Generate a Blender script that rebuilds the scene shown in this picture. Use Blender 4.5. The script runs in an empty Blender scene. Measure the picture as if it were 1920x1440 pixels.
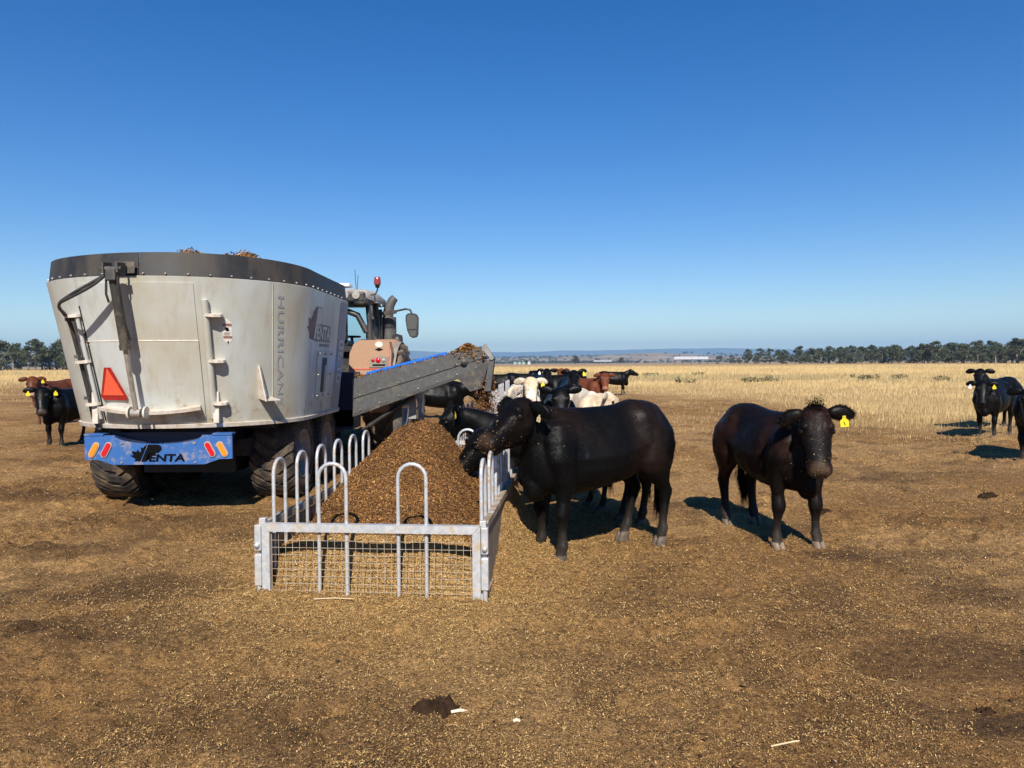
import bpy, bmesh, math, random
import numpy as np
from mathutils import Vector, Matrix

random.seed(7)
RNG = np.random.default_rng(11)
SC = bpy.context.scene
COL = SC.collection
R = math.radians

# ------------------------------------------------------------------ camera
cam_d = bpy.data.cameras.new("camera")
cam = bpy.data.objects.new("camera", cam_d)
COL.objects.link(cam)
cam_d.sensor_width = 36.0
cam_d.lens = 26.25
cam_d.clip_start = 0.05
cam_d.clip_end = 80000
CAMZ = 1.67
cam.matrix_world = Matrix.Translation((0, 0, CAMZ)) @ Matrix.Rotation(R(90 - 1.6), 4, 'X') @ Matrix.Rotation(R(-0.38), 4, 'Z')
SC.camera = cam

# ------------------------------------------------------------------ sky, sun, exposure
SUN_EL = 40.0
SUN_DIR = Vector((0.045, -1.0, 0)).normalized() * math.cos(R(SUN_EL)) + Vector((0, 0, math.sin(R(SUN_EL))))
world = bpy.data.worlds.new("World")
SC.world = world
world.use_nodes = True
wn = world.node_tree
for n in list(wn.nodes):
    wn.nodes.remove(n)
sky = wn.nodes.new("ShaderNodeTexSky")
sky.sky_type = 'NISHITA'
sky.sun_disc = False
sky.sun_elevation = R(SUN_EL)
sky.sun_rotation = math.atan2(SUN_DIR.x, SUN_DIR.y)
sky.altitude = 200
sky.air_density = 1.0
sky.dust_density = 0.0
sky.ozone_density = 2.8
bg = wn.nodes.new("ShaderNodeBackground")
bg.inputs[1].default_value = 0.084
wo = wn.nodes.new("ShaderNodeOutputWorld")
hs_ = wn.nodes.new("ShaderNodeHueSaturation")
hs_.inputs['Saturation'].default_value = 1.43
hs_.inputs['Hue'].default_value = 0.512
wn.links.new(sky.outputs[0], hs_.inputs['Color'])
wn.links.new(hs_.outputs[0], bg.inputs[0])
wn.links.new(bg.outputs[0], wo.inputs[0])

sun_d = bpy.data.lights.new("sun", 'SUN')
sun_d.energy = 5.0
sun_d.angle = R(0.53)
sun_d.color = (1.0, 0.945, 0.86)
sun = bpy.data.objects.new("sun", sun_d)
COL.objects.link(sun)
sun.rotation_euler = SUN_DIR.to_track_quat('Z', 'Y').to_euler()

SC.view_settings.view_transform = 'Standard'
SC.view_settings.look = 'None'
SC.view_settings.gamma = 1.0
SC.view_settings.use_curve_mapping = False
SC.view_settings.exposure = 0.5
SC.cycles.use_denoising = True
SC.cycles.max_bounces = 6
SC.cycles.diffuse_bounces = 3
SC.cycles.glossy_bounces = 3
SC.cycles.volume_bounces = 0
SC.cycles.transparent_max_bounces = 12
SC.cycles.caustics_reflective = False
SC.cycles.caustics_refractive = False


# ------------------------------------------------------------------ helpers
def tag(o, label=None, cat=None, group=None, kind=None):
    if label: o["label"] = label
    if cat: o["category"] = cat
    if group: o["group"] = group
    if kind: o["kind"] = kind
    return o


def empty(name, loc=(0, 0, 0), rz=0.0, label=None, cat=None, group=None):
    o = bpy.data.objects.new(name, None)
    COL.objects.link(o)
    o.location = loc
    o.rotation_euler = (0, 0, rz)
    o.empty_display_size = 0.1
    return tag(o, label, cat, group)


def link_mesh(name, me, parent=None, mats=()):
    for m in mats:
        me.materials.append(m)
    o = bpy.data.objects.new(name, me)
    COL.objects.link(o)
    if parent is not None:
        o.parent = parent
    return o


def mesh_np(name, V, F, mats=(), parent=None, colors=None, smooth=False, cname="Col"):
    """V (n,3), F (m,k) integer array, colors (n,3) per vertex."""
    V = np.asarray(V, dtype=np.float32)
    F = np.asarray(F, dtype=np.int32)
    me = bpy.data.meshes.new(name)
    me.vertices.add(len(V))
    me.vertices.foreach_set("co", V.ravel())
    k = F.shape[1]
    me.loops.add(F.size)
    me.loops.foreach_set("vertex_index", F.ravel())
    me.polygons.add(len(F))
    me.polygons.foreach_set("loop_start", np.arange(0, F.size, k, dtype=np.int32))
    me.polygons.foreach_set("loop_total", np.full(len(F), k, dtype=np.int32))
    if smooth:
        me.polygons.foreach_set("use_smooth", np.ones(len(F), dtype=bool))
    me.update(calc_edges=True)
    if colors is not None:
        at = me.color_attributes.new(cname, 'FLOAT_COLOR', 'POINT')
        c4 = np.ones((len(V), 4), dtype=np.float32)
        c4[:, :3] = colors
        at.data.foreach_set("color", c4.ravel())
    return link_mesh(name, me, parent, mats)


class MB:
    """collects simple solids; build() links them as one mesh object"""
    def __init__(self):
        self.v = []; self.f = []; self.s = []

    def add(self, vs, fs, smooth=False):
        o = len(self.v)
        self.v += [tuple(p) for p in vs]
        self.f += [tuple(i + o for i in f) for f in fs]
        self.s += [smooth] * len(fs)
        return self

    def box(self, c, s, rz=0.0, ry=0.0, rx=0.0, bev=0.0):
        x, y, z = s[0] / 2, s[1] / 2, s[2] / 2
        m = Matrix.Translation(c) @ Matrix.Rotation(rz, 4, 'Z') @ Matrix.Rotation(ry, 4, 'Y') @ Matrix.Rotation(rx, 4, 'X')
        if bev <= 0:
            vs = [m @ Vector(p) for p in ((-x, -y, -z), (x, -y, -z), (x, y, -z), (-x, y, -z), (-x, -y, z), (x, -y, z), (x, y, z), (-x, y, z))]
            fs = [(0, 3, 2, 1), (4, 5, 6, 7), (0, 1, 5, 4), (1, 2, 6, 5), (2, 3, 7, 6), (3, 0, 4, 7)]
            return self.add(vs, fs)
        b = min(bev, x * .9, y * .9, z * .9)
        bm = bmesh.new()
        bmesh.ops.create_cube(bm, size=1.0, matrix=Matrix.Diagonal((s[0], s[1], s[2], 1)))
        bmesh.ops.bevel(bm, geom=bm.edges[:], offset=b, segments=2, profile=0.5, affect='EDGES')
        bm.verts.index_update()
        self.add([m @ v.co for v in bm.verts], [[v.index for v in f.verts] for f in bm.faces])
        bm.free()
        return self

    def beam(self, a, b, w, h, up=(0, 0, 1)):
        a = Vector(a); b = Vector(b)
        d = (b - a).normalized()
        up = Vector(up)
        sd = d.cross(up)
        if sd.length < 1e-4:
            sd = d.cross(Vector((0, 1, 0)))
        sd.normalize()
        u = sd.cross(d)
        vs = []
        for p in (a, b):
            for sx, sy in ((-1, -1), (1, -1), (1, 1), (-1, 1)):
                vs.append(p + sd * (sx * w / 2) + u * (sy * h / 2))
        return self.add(vs, [(0, 1, 2, 3), (7, 6, 5, 4), (0, 4, 5, 1), (1, 5, 6, 2), (2, 6, 7, 3), (3, 7, 4, 0)])

    def tube(self, pts, r, n=10, smooth=True, caps=True):
        pts = [Vector(p) for p in pts]
        m = len(pts)
        rs = r if isinstance(r, (list, tuple)) else [r] * m
        t0 = (pts[1] - pts[0]).normalized()
        ref = Vector((0, 0, 1)) if abs(t0.z) < .9 else Vector((1, 0, 0))
        nrm = (ref - t0 * ref.dot(t0)).normalized()
        vs = []
        for i, p in enumerate(pts):
            t = (pts[min(i + 1, m - 1)] - pts[max(i - 1, 0)]).normalized()
            nrm = (nrm - t * nrm.dot(t)).normalized()
            bn = t.cross(nrm)
            for k in range(n):
                a = 2 * math.pi * k / n
                vs.append(p + (nrm * math.cos(a) + bn * math.sin(a)) * rs[i])
        fs = []
        for i in range(m - 1):
            for k in range(n):
                k2 = (k + 1) % n
                fs.append((i * n + k, i * n + k2, (i + 1) * n + k2, (i + 1) * n + k))
        self.add(vs, fs, smooth)
        if caps:
            self.add(vs[:n], [tuple(range(n))[::-1]])
            self.add(vs[-n:], [tuple(range(n))])
        return self

    def prism(self, poly, origin, ux, uy, depth):
        """2-D polygon (list of (a,b)) spanned by ux,uy at origin, extruded by vector depth"""
        o = Vector(origin); ux = Vector(ux); uy = Vector(uy); dp = Vector(depth)
        n = len(poly)
        a = [o + ux * p[0] + uy * p[1] for p in poly]
        b = [p + dp for p in a]
        fs = [tuple(range(n)), tuple(range(2 * n - 1, n - 1, -1))]
        for i in range(n):
            j = (i + 1) % n
            fs.append((i, i + n, j + n, j))
        return self.add(a + b, fs)

    def lathe(self, prof, c, axis='X', n=32, smooth=True):
        """prof list of (r, h) about an axis through c"""
        vs = []
        for r, h in prof:
            for k in range(n):
                a = 2 * math.pi * k / n
                p = (h, r * math.cos(a), r * math.sin(a)) if axis == 'X' else ((r * math.cos(a), h, r * math.sin(a)) if axis == 'Y' else (r * math.cos(a), r * math.sin(a), h))
                vs.append(Vector(c) + Vector(p))
        fs = []
        for i in range(len(prof) - 1):
            for k in range(n):
                k2 = (k + 1) % n
                fs.append((i * n + k, i * n + k2, (i + 1) * n + k2, (i + 1) * n + k))
        return self.add(vs, fs, smooth)

    def grid(self, P, smooth=True, closed=False):
        """P[i][j] of points"""
        m, n = len(P), len(P[0])
        vs = [p for row in P for p in row]
        fs = []
        for i in range(m - 1):
            for j in range(n if closed else n - 1):
                j2 = (j + 1) % n
                fs.append((i * n + j, i * n + j2, (i + 1) * n + j2, (i + 1) * n + j))
        return self.add(vs, fs, smooth)

    def build(self, name, mat, parent=None, fix=True):
        me = bpy.data.meshes.new(name)
        me.from_pydata(self.v, [], self.f)
        me.polygons.foreach_set("use_smooth", self.s)
        if fix:
            bm = bmesh.new()
            bm.from_mesh(me)
            bmesh.ops.recalc_face_normals(bm, faces=bm.faces)
            bm.to_mesh(me)
            bm.free()
        me.update()
        return link_mesh(name, me, parent, (mat,))


def copy_tree(o, parent=None):
    c = o.copy()
    COL.objects.link(c)
    c.parent = parent
    for ch in o.children:
        copy_tree(ch, c)
    return c


# ---- numpy noise
def _hash(ix, iy, seed):
    h = (ix.astype(np.int64) * 374761393 + iy.astype(np.int64) * 668265263 + seed * 974634777) & 0xFFFFFFFF
    h = ((h ^ (h >> 13)) * 1274126177) & 0xFFFFFFFF
    h = (h ^ (h >> 16)) & 0xFFFFFF
    return h / float(0xFFFFFF)


def vnoise(x, y, seed=0):
    ix = np.floor(x); iy = np.floor(y)
    fx = x - ix; fy = y - iy
    fx = fx * fx * (3 - 2 * fx); fy = fy * fy * (3 - 2 * fy)
    a = _hash(ix, iy, seed); b = _hash(ix + 1, iy, seed)
    c = _hash(ix, iy + 1, seed); d = _hash(ix + 1, iy + 1, seed)
    return (a * (1 - fx) + b * fx) * (1 - fy) + (c * (1 - fx) + d * fx) * fy


def fbm(x, y, seed=0, octv=4):
    s = 0; a = .5; t = 0
    for k in range(octv):
        s = s + a * vnoise(x * 2 ** k + 17.3 * k, y * 2 ** k + 9.1 * k, seed + k)
        t += a; a *= .5
    return s / t


def sstep(a, b, x):
    t = np.clip((x - a) / (b - a), 0, 1)
    return t * t * (3 - 2 * t)


# ------------------------------------------------------------------ materials
def new_mat(name):
    m = bpy.data.materials.new(name)
    m.use_nodes = True
    nt = m.node_tree
    b = nt.nodes["Principled BSDF"]
    return m, nt, b


def N(nt, typ, **kw):
    n = nt.nodes.new(typ)
    for k, v in kw.items():
        setattr(n, k, v)
    return n


def noise_node(nt, scale, detail=4.0, rough=.6, coord='Object', stretch=None):
    tc = N(nt, "ShaderNodeTexCoord")
    src = tc.outputs[coord]
    if stretch:
        mp = N(nt, "ShaderNodeMapping")
        mp.inputs['Scale'].default_value = stretch
        nt.links.new(src, mp.inputs[0]); src = mp.outputs[0]
    n = N(nt, "ShaderNodeTexNoise")
    n.inputs['Scale'].default_value = scale
    n.inputs['Detail'].default_value = detail
    n.inputs['Roughness'].default_value = rough
    nt.links.new(src, n.inputs['Vector'])
    return n


def ramp(nt, src, stops):
    r = N(nt, "ShaderNodeValToRGB")
    e = r.color_ramp.elements
    while len(e) < len(stops):
        e.new(.5)
    for el, (p, c) in zip(e, stops):
        el.position = p
        el.color = (*c, 1) if len(c) == 3 else c
    nt.links.new(src, r.inputs[0])
    return r


def mixc(nt, fac, a, b, mode='MIX'):
    m = N(nt, "ShaderNodeMix", data_type='RGBA', blend_type=mode)
    if hasattr(fac, 'is_linked') or hasattr(fac, 'links'):
        nt.links.new(fac, m.inputs[0])
    else:
        m.inputs[0].default_value = fac
    for i, x in ((6, a), (7, b)):
        if hasattr(x, 'links'):
            nt.links.new(x, m.inputs[i])
        else:
            m.inputs[i].default_value = (*x, 1) if len(x) == 3 else x
    return m.outputs[2]


def bump(nt, b, src, strength=.3, dist=.01):
    bp = N(nt, "ShaderNodeBump")
    bp.inputs['Strength'].default_value = strength
    bp.inputs['Distance'].default_value = dist
    nt.links.new(src, bp.inputs['Height'])
    nt.links.new(bp.outputs[0], b.inputs['Normal'])
    return bp


def worn(name, base, dirt=None, rough=.5, metal=0.0, scale=3.0, lo=.45, hi=.7, var=.12, bmp=.0, stretch=None, fine=40.0, spec=.5):
    """painted / metal surface with dirt in noise patches and slight tonal variation"""
    m, nt, b = new_mat(name)
    nv = noise_node(nt, fine, 3)
    v = ramp(nt, nv.outputs[0], [(.3, (1 - var,) * 3), (.7, (1 + var * .5,) * 3)])
    col = mixc(nt, 1.0, base, v.outputs[0], 'MULTIPLY')
    if dirt is not None:
        nd = noise_node(nt, scale, 6, .65, stretch=stretch)
        f = ramp(nt, nd.outputs[0], [(lo, (0, 0, 0)), (hi, (1, 1, 1))])
        col = mixc(nt, f.outputs[0], col, dirt)
        rr = N(nt, "ShaderNodeMapRange")
        rr.inputs[3].default_value = rough
        rr.inputs[4].default_value = min(1, rough + .35)
        nt.links.new(f.outputs[0], rr.inputs[0])
        nt.links.new(rr.outputs[0], b.inputs['Roughness'])
        if metal > 0:
            mm = N(nt, "ShaderNodeMapRange")
            mm.inputs[3].default_value = metal
            mm.inputs[4].default_value = 0
            nt.links.new(f.outputs[0], mm.inputs[0])
            nt.links.new(mm.outputs[0], b.inputs['Metallic'])
    else:
        b.inputs['Roughness'].default_value = rough
        b.inputs['Metallic'].default_value = metal
    b.inputs['Specular IOR Level'].default_value = spec
    nt.links.new(col, b.inputs['Base Color'])
    if bmp > 0:
        bump(nt, b, nv.outputs[0], bmp, .004)
    return m


def attr_mat(name, rough=.85, cname="Col", var=0.0, scale=20.0, spec=.3, trans=0.0, bmp=0.0, bscale=60.0):
    m, nt, b = new_mat(name)
    a = N(nt, "ShaderNodeAttribute", attribute_name=cname)
    col = a.outputs['Color']
    if var > 0:
        nv = noise_node(nt, scale, 5)
        v = ramp(nt, nv.outputs[0], [(.25, (1 - var,) * 3), (.75, (1 + var,) * 3)])
        col = mixc(nt, 1.0, col, v.outputs[0], 'MULTIPLY')
    nt.links.new(col, b.inputs['Base Color'])
    b.inputs['Roughness'].default_value = rough
    b.inputs['Specular IOR Level'].default_value = spec
    if bmp > 0:
        nb = noise_node(nt, bscale, 4)
        bump(nt, b, nb.outputs[0], bmp, .01)
    return m


M = {}
DUST = (.34, .235, .13)
M['galv'] = worn("galvanised_steel", (.58, .59, .59), (.40, .32, .23), rough=.4, metal=.35, scale=13, lo=.50, hi=.66, var=.22, fine=25)
M['galv_clean'] = worn("galvanised_pipe", (.58, .59, .60), (.38, .27, .17), rough=.36, metal=.35, scale=16, lo=.50, hi=.64, var=.22, fine=30)
M['belt_board'] = worn("weathered_board", (.30, .225, .15), (.16, .115, .075), rough=.85, scale=6, lo=.4, hi=.7, var=.3, fine=18, bmp=.4, stretch=(6, 6, .6))
M['wire'] = worn("rusty_wire", (.52, .45, .34), (.30, .20, .11), rough=.5, metal=.2, scale=8, lo=.4, hi=.65, var=.2)
M['rail_wood'] = worn("dusty_rail", (.30, .215, .135), (.48, .44, .38), rough=.8, scale=5, lo=.5, hi=.62, var=.3, fine=22, bmp=.3)
M['rubber'] = worn("rubber_sheet", (.022, .021, .020), (.10, .078, .055), rough=.55, scale=2.2, lo=.42, hi=.78, var=.25, fine=14, stretch=(1, 1, .35))
M['rubber_belt'] = worn("conveyor_rubber", (.078, .077, .074), (.18, .145, .10), rough=.6, scale=5, lo=.55, hi=.8, var=.3, fine=20)
M['steel_dark'] = worn("dark_steel", (.07, .066, .06), (.2, .15, .095), rough=.5, metal=.3, scale=6, lo=.5, hi=.75, var=.2)
M['black_steel'] = worn("black_chassis", (.012, .012, .014), (.06, .045, .03), rough=.6, scale=5, lo=.5, hi=.8)
M['chrome'] = worn("ram_rod", (.5, .46, .4), (.3, .24, .17), rough=.3, metal=.7, scale=10, lo=.4, hi=.7)
M['hose'] = worn("hose_rubber", (.03, .03, .03), (.1, .08, .06), rough=.5, scale=8, lo=.5, hi=.8)
M['blue'] = worn("blue_paint", (.035, .12, .34), (.22, .20, .22), rough=.4, scale=8, lo=.52, hi=.66, var=.12)
M['blue_bright'] = worn("blue_inner", (.01, .16, .62), None, rough=.35)
M['blue_dark'] = worn("blue_frame", (.006, .014, .05), (.04, .03, .02), rough=.45, scale=5, lo=.5, hi=.8)
M['white_step'] = worn("pale_steel", (.62, .56, .48), (.42, .31, .2), rough=.6, scale=12, lo=.45, hi=.7)
M['decal_blue'] = worn("decal_slate", (.31, .32, .34), (.44, .42, .40), rough=.5, scale=9, lo=.5, hi=.75)
M['decal_black'] = worn("decal_black", (.004, .004, .005), None, rough=.8, spec=.08)
M['decal_dark'] = worn("decal_charcoal", (.19, .185, .18), None, rough=.5)
M['decal_red'] = worn("decal_maroon", (.21, .105, .105), None, rough=.5)
M['decal_cream'] = worn("decal_cream", (.74, .68, .58), None, rough=.5)
M['decal_brown'] = worn("decal_brown", (.30, .16, .12), None, rough=.5)
M['smv'] = worn("orange_film", (.85, .12, .055), (.5, .17, .1), rough=.35, scale=30, lo=.62, hi=.75)
M['smv_edge'] = worn("dark_red_film", (.36, .02, .018), (.4, .16, .12), rough=.3, scale=20, lo=.6, hi=.8)
M['red_lens'] = worn("red_lens", (.55, .012, .02), None, rough=.2)
M['amber_lens'] = worn("amber_lens", (.80, .25, .02), None, rough=.2)
M['lamp_ring'] = worn("lamp_grommet", (.42, .33, .28), None, rough=.5)
M['tyre'] = worn("tyre_rubber", (.022, .020, .019), (.17, .115, .065), rough=.85, scale=5, lo=.42, hi=.70, var=.25, fine=30, bmp=.3)
M['tyre_dusty'] = worn("dusty_tyre", (.17, .125, .085), (.07, .055, .045), rough=.9, scale=4, lo=.5, hi=.7, var=.2)
M['wheel_grey'] = worn("wheel_rim", (.30, .29, .28), (.17, .13, .09), rough=.5, scale=5, lo=.4, hi=.7)
M['tractor_red'] = worn("dusty_red_panel", (.40, .235, .135), (.55, .13, .085), rough=.65, scale=2.6, lo=.60, hi=.85, var=.1)
M['tractor_redline'] = worn("red_trim", (.62, .13, .09), None, rough=.5)
M['tractor_grey'] = worn("tractor_grey", (.20, .18, .155), (.32, .26, .19), rough=.6, scale=4, lo=.4, hi=.7)
M['tractor_black'] = worn("tractor_black", (.025, .024, .024), (.12, .095, .07), rough=.45, scale=4, lo=.5, hi=.8)
M['roof_grey'] = worn("cab_roof", (.42, .39, .34), (.26, .21, .16), rough=.5, scale=4, lo=.45, hi=.75)
M['exhaust'] = worn("exhaust_grey", (.085, .08, .075), (.16, .14, .12), rough=.55, scale=4, lo=.5, hi=.8)
M['lamp_glass'] = worn("lamp_glass", (.36, .33, .28), None, rough=.25)
M['mirror'] = worn("mirror_glass", (.09, .088, .08), None, rough=.2)  # dark grey base colour stands in for the ground reflected in it
M['beacon'] = worn("beacon_lens", (.26, .045, .03), None, rough=.15)
M['yellow_tag'] = worn("yellow_tag", (.80, .62, .02), None, rough=.4)
M['white_tag'] = worn("white_tag", (.8, .8, .78), None, rough=.4)
M['roof_iron'] = worn("roof_iron", (.62, .63, .62), (.42, .42, .4), rough=.5, metal=.2, scale=.4, lo=.45, hi=.7)
M['tank'] = worn("tank_green", (.30, .38, .32), None, rough=.6)
M['shed_wall'] = worn("shed_wall", (.55, .55, .52), None, rough=.7)
M['post_wood'] = worn("post_wood", (.10, .085, .07), None, rough=.9)
M['bark'] = worn("gum_bark", (.30, .27, .23), (.13, .11, .09), rough=.9, scale=2, lo=.4, hi=.6)
M['leaf'] = attr_mat("gum_leaves", rough=.6, spec=.3)
M['wood_far'] = attr_mat("far_wood", rough=.8, spec=.1)
M['grass'] = attr_mat("dry_grass", rough=.7, spec=.25)
M['straw'] = attr_mat("straw_chips", rough=.75, spec=.25)
M['feed'] = attr_mat("feed_surface", rough=.9, var=.45, scale=45, bmp=.9, bscale=70)
M['dung'] = worn("dung", (.040, .022, .012), (.018, .010, .006), spec=.1, rough=.95, scale=20, lo=.4, hi=.7, bmp=.6, fine=60)
M['stick'] = worn("pale_stick", (.62, .46, .26), None, rough=.8)
M['bone_pale'] = worn("pale_scrap", (.7, .6, .42), None, rough=.8)


def glass_mat():
    m, nt, b = new_mat("cab_glass")
    out = nt.nodes["Material Output"]
    nt.nodes.remove(b)
    t = N(nt, "ShaderNodeBsdfTransparent"); t.inputs[0].default_value = (.80, .90, .92, 1)
    g = N(nt, "ShaderNodeBsdfGlossy"); g.inputs['Roughness'].default_value = .03
    fr = N(nt, "ShaderNodeFresnel"); fr.inputs[0].default_value = 1.5
    mx = N(nt, "ShaderNodeMixShader")
    nt.links.new(fr.outputs[0], mx.inputs[0]); nt.links.new(t.outputs[0], mx.inputs[1]); nt.links.new(g.outputs[0], mx.inputs[2])
    nt.links.new(mx.outputs[0], out.inputs[0])
    return m


M['glass'] = glass_mat()


def tub_mat():
    m, nt, b = new_mat("grey_tub_paint")
    big = noise_node(nt, 1.1, 5, .55, stretch=(1, 1, .75))
    f1 = ramp(nt, big.outputs[0], [(.40, (0, 0, 0)), (.66, (1, 1, 1))])
    streak = noise_node(nt, 1.0, 6, .6, stretch=(9, 9, .35))
    f2 = ramp(nt, streak.outputs[0], [(.5, (0, 0, 0)), (.75, (1, 1, 1))])
    c = mixc(nt, f1.outputs[0], (.57, .595, .565), (.46, .415, .305))
    c2 = mixc(nt, f2.outputs[0], c, (.42, .34, .24))
    mm = N(nt, "ShaderNodeMix", data_type='RGBA'); mm.inputs[0].default_value = .6
    nt.links.new(c, mm.inputs[6]); nt.links.new(c2, mm.inputs[7])
    # mud splashes low on the tub
    sp = noise_node(nt, 5.5, 8, .72)
    geo = N(nt, "ShaderNodeTexCoord")
    sx = N(nt, "ShaderNodeSeparateXYZ"); nt.links.new(geo.outputs['Object'], sx.inputs[0])
    hz = N(nt, "ShaderNodeMapRange"); hz.inputs[1].default_value = 1.95; hz.inputs[2].default_value = 1.2
    hz.inputs[3].default_value = -.25; hz.inputs[4].default_value = .04
    nt.links.new(sx.outputs[2], hz.inputs[0])
    ad = N(nt, "ShaderNodeMath", operation='ADD')
    nt.links.new(sp.outputs[0], ad.inputs[0]); nt.links.new(hz.outputs[0], ad.inputs[1])
    f3 = ramp(nt, ad.outputs[0], [(.55, (0, 0, 0)), (.66, (.8, .8, .8))])
    c3 = mixc(nt, f3.outputs[0], mm.outputs[2], (.33, .245, .16))
    nt.links.new(c3, b.inputs['Base Color'])
    rg = ramp(nt, f1.outputs[0], [(0, (.33,) * 3), (1, (.55,) * 3)])
    nt.links.new(rg.outputs[0], b.inputs['Roughness'])
    b.inputs['Metallic'].default_value = .12
    ox = noise_node(nt, 1.6, 2)
    bump(nt, b, ox.outputs[0], .12, .02)
    return m


M['tub'] = tub_mat()


def coat_mat(name, dark):
    m, nt, b = new_mat(name)
    a = N(nt, "ShaderNodeAttribute", attribute_name="Col")
    n1 = noise_node(nt, 5.0, 6, .65)
    n2 = noise_node(nt, 34.0, 5, .7, stretch=(.35, 1, 1))
    v = ramp(nt, n1.outputs[0], [(.3, (.65,) * 3), (.7, (1.35,) * 3)])
    v2 = ramp(nt, n2.outputs[0], [(.3, (.75,) * 3), (.7, (1.25,) * 3)])
    c = mixc(nt, 1.0, a.outputs['Color'], v.outputs[0], 'MULTIPLY')
    c = mixc(nt, 1.0, c, v2.outputs[0], 'MULTIPLY')
    nt.links.new(c, b.inputs['Base Color'])
    rr = ramp(nt, n1.outputs[0], [(.35, (.32,) * 3), (.7, (.6,) * 3)])
    nt.links.new(rr.outputs[0], b.inputs['Roughness'])
    b.inputs['Specular IOR Level'].default_value = .13 if dark else .2
    b.inputs['Sheen Weight'].default_value = .0
    b.inputs['Sheen Roughness'].default_value = .5
    bump(nt, b, n2.outputs[0], .25, .010)
    return m


M['coat_dark'] = coat_mat("dark_coat", True)
M['coat_pale'] = coat_mat("pale_coat", False)
M['eye'] = worn("eye", (.008, .006, .005), None, rough=.08)
M['hair'] = attr_mat("hair", rough=.5, spec=.08)


# ------------------------------------------------------------------ ground heights and zones
def trough_local(x, y):
    """coordinates along / across the nearest trough (near-left corner origin)"""
    th = R(5.3)
    dx = x - (-0.98); dy = y - 5.10
    along = dx * math.sin(th) + dy * math.cos(th)
    across = dx * math.cos(th) - dy * math.sin(th)
    return along, across


def ground_z(x, y):
    x = np.asarray(x, float); y = np.asarray(y, float)
    r = np.hypot(x, y)
    near = 1 - sstep(25, 60, r)
    z = (fbm(x * .55, y * .55, 3, 3) - .5) * .10 * near
    z += (fbm(x * 2.3, y * 2.3, 5, 3) - .5) * .05 * near
    c = fbm(x * 7, y * 7, 8, 3)
    z += np.maximum(c - .48, 0) * .17 * near * sstep(.45, .7, fbm(x * .8, y * .8, 21, 2) + .12)
    z += (vnoise(x * 16, y * 16, 31) - .5) * .012 * near
    # hoof prints: small pits with a pushed-up rim
    for cs_, sd in ((.34, 201), (.55, 207)):
        ix = np.floor(x / cs_); iy = np.floor(y / cs_)
        cx = (ix + .3 + .4 * _hash(ix, iy, sd)) * cs_; cy = (iy + .3 + .4 * _hash(ix, iy, sd + 1)) * cs_
        dd = np.hypot(x - cx, (y - cy) * .8) / (.05 + .03 * _hash(ix, iy, sd + 2))
        z += near * (_hash(ix, iy, sd + 3) < .55) * (-.026 * np.exp(-dd ** 2) + .010 * np.exp(-((dd - 1.5) / .45) ** 2))
    # straw trodden up against the nearest trough
    al, ac = trough_local(x, y)
    lumps = .7 + .6 * fbm(x * 3, y * 3, 44, 3)
    ramp_r = .44 * np.exp(-np.maximum(ac - .80, 0) * 5.5) * sstep(.25, 1.5, al) * (1 - sstep(2.3, 2.75, al)) * (ac > .70)
    front = .05 * np.exp(-((al + .1) / .5) ** 2) * np.exp(-(ac / 1.0) ** 4)
    inside = .03 * (np.abs(ac) < .78) * sstep(-.1, .6, al) * (al < 2.7)
    z += (ramp_r + front + inside) * lumps
    return z


def gz(x, y):
    return float(ground_z(np.array([x]), np.array([y]))[0])


def grass_mask(x, y):
    """0 = bare trampled dirt, 1 = full dry grass"""
    ang = x / np.maximum(y, 1)
    start = np.where(ang > .12, 33 - 20 * sstep(.12, .62, ang), 40 - 0 * ang)
    start = np.where(ang < -.3, 47, start)
    n = fbm(x * .09, y * .09, 61, 4) - .5
    n2 = fbm(x * .45, y * .45, 66, 3) - .5
    e = (y - start) / np.maximum(start * .75, 8) + n * 1.5 + n2 * .9
    return sstep(-.35, .95, e) * (y > 6)


STAINS = ((-2.75, 5.5, 1.0, .42, .95, .15), (-2.3, 4.7, .9, .5, .9, .1), (-1.95, 7.3, 1.6, .3, .6, 0), (-3.2, 7.9, 2.0, .5, .5, 0),
          (2.0, 8.6, 1.0, .4, .45, 0), (3.2, 5.2, .5, .25, .5, 0), (4.6, 7.6, .7, .3, .5, 0), (1.9, 3.5, .5, .2, .4, 0), (2.35, 3.35, .3, .14, .8, 0),
          (5.0, 10.5, 1.4, .4, .45, 0), (-6.2, 9.5, 1.3, .4, .4, 0), (1.1, 5.2, .6, .2, .35, 0), (-.6, 3.0, .5, .18, .4, 0), (2.6, 4.1, .8, .35, .5, .2), (-1.3, 3.3, .5, .2, .45, 0), (3.4, 6.3, .9, .3, .5, -.1), (-4.3, 6.6, .9, .3, .5, 0))


def stain(x, y):
    st = np.zeros_like(x)
    wob = (fbm(x * 3, y * 3, 80, 3) - .5) * 1.3
    for cx, cy, rx, ry, s_, rot in STAINS:
        dx = (x - cx) * math.cos(rot) + (y - cy) * math.sin(rot)
        dy = -(x - cx) * math.sin(rot) + (y - cy) * math.cos(rot)
        st = np.maximum(st, s_ * (1 - sstep(.5, 1.2, np.sqrt((dx / rx) ** 2 + (dy / ry) ** 2) + wob)))
    return st


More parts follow.
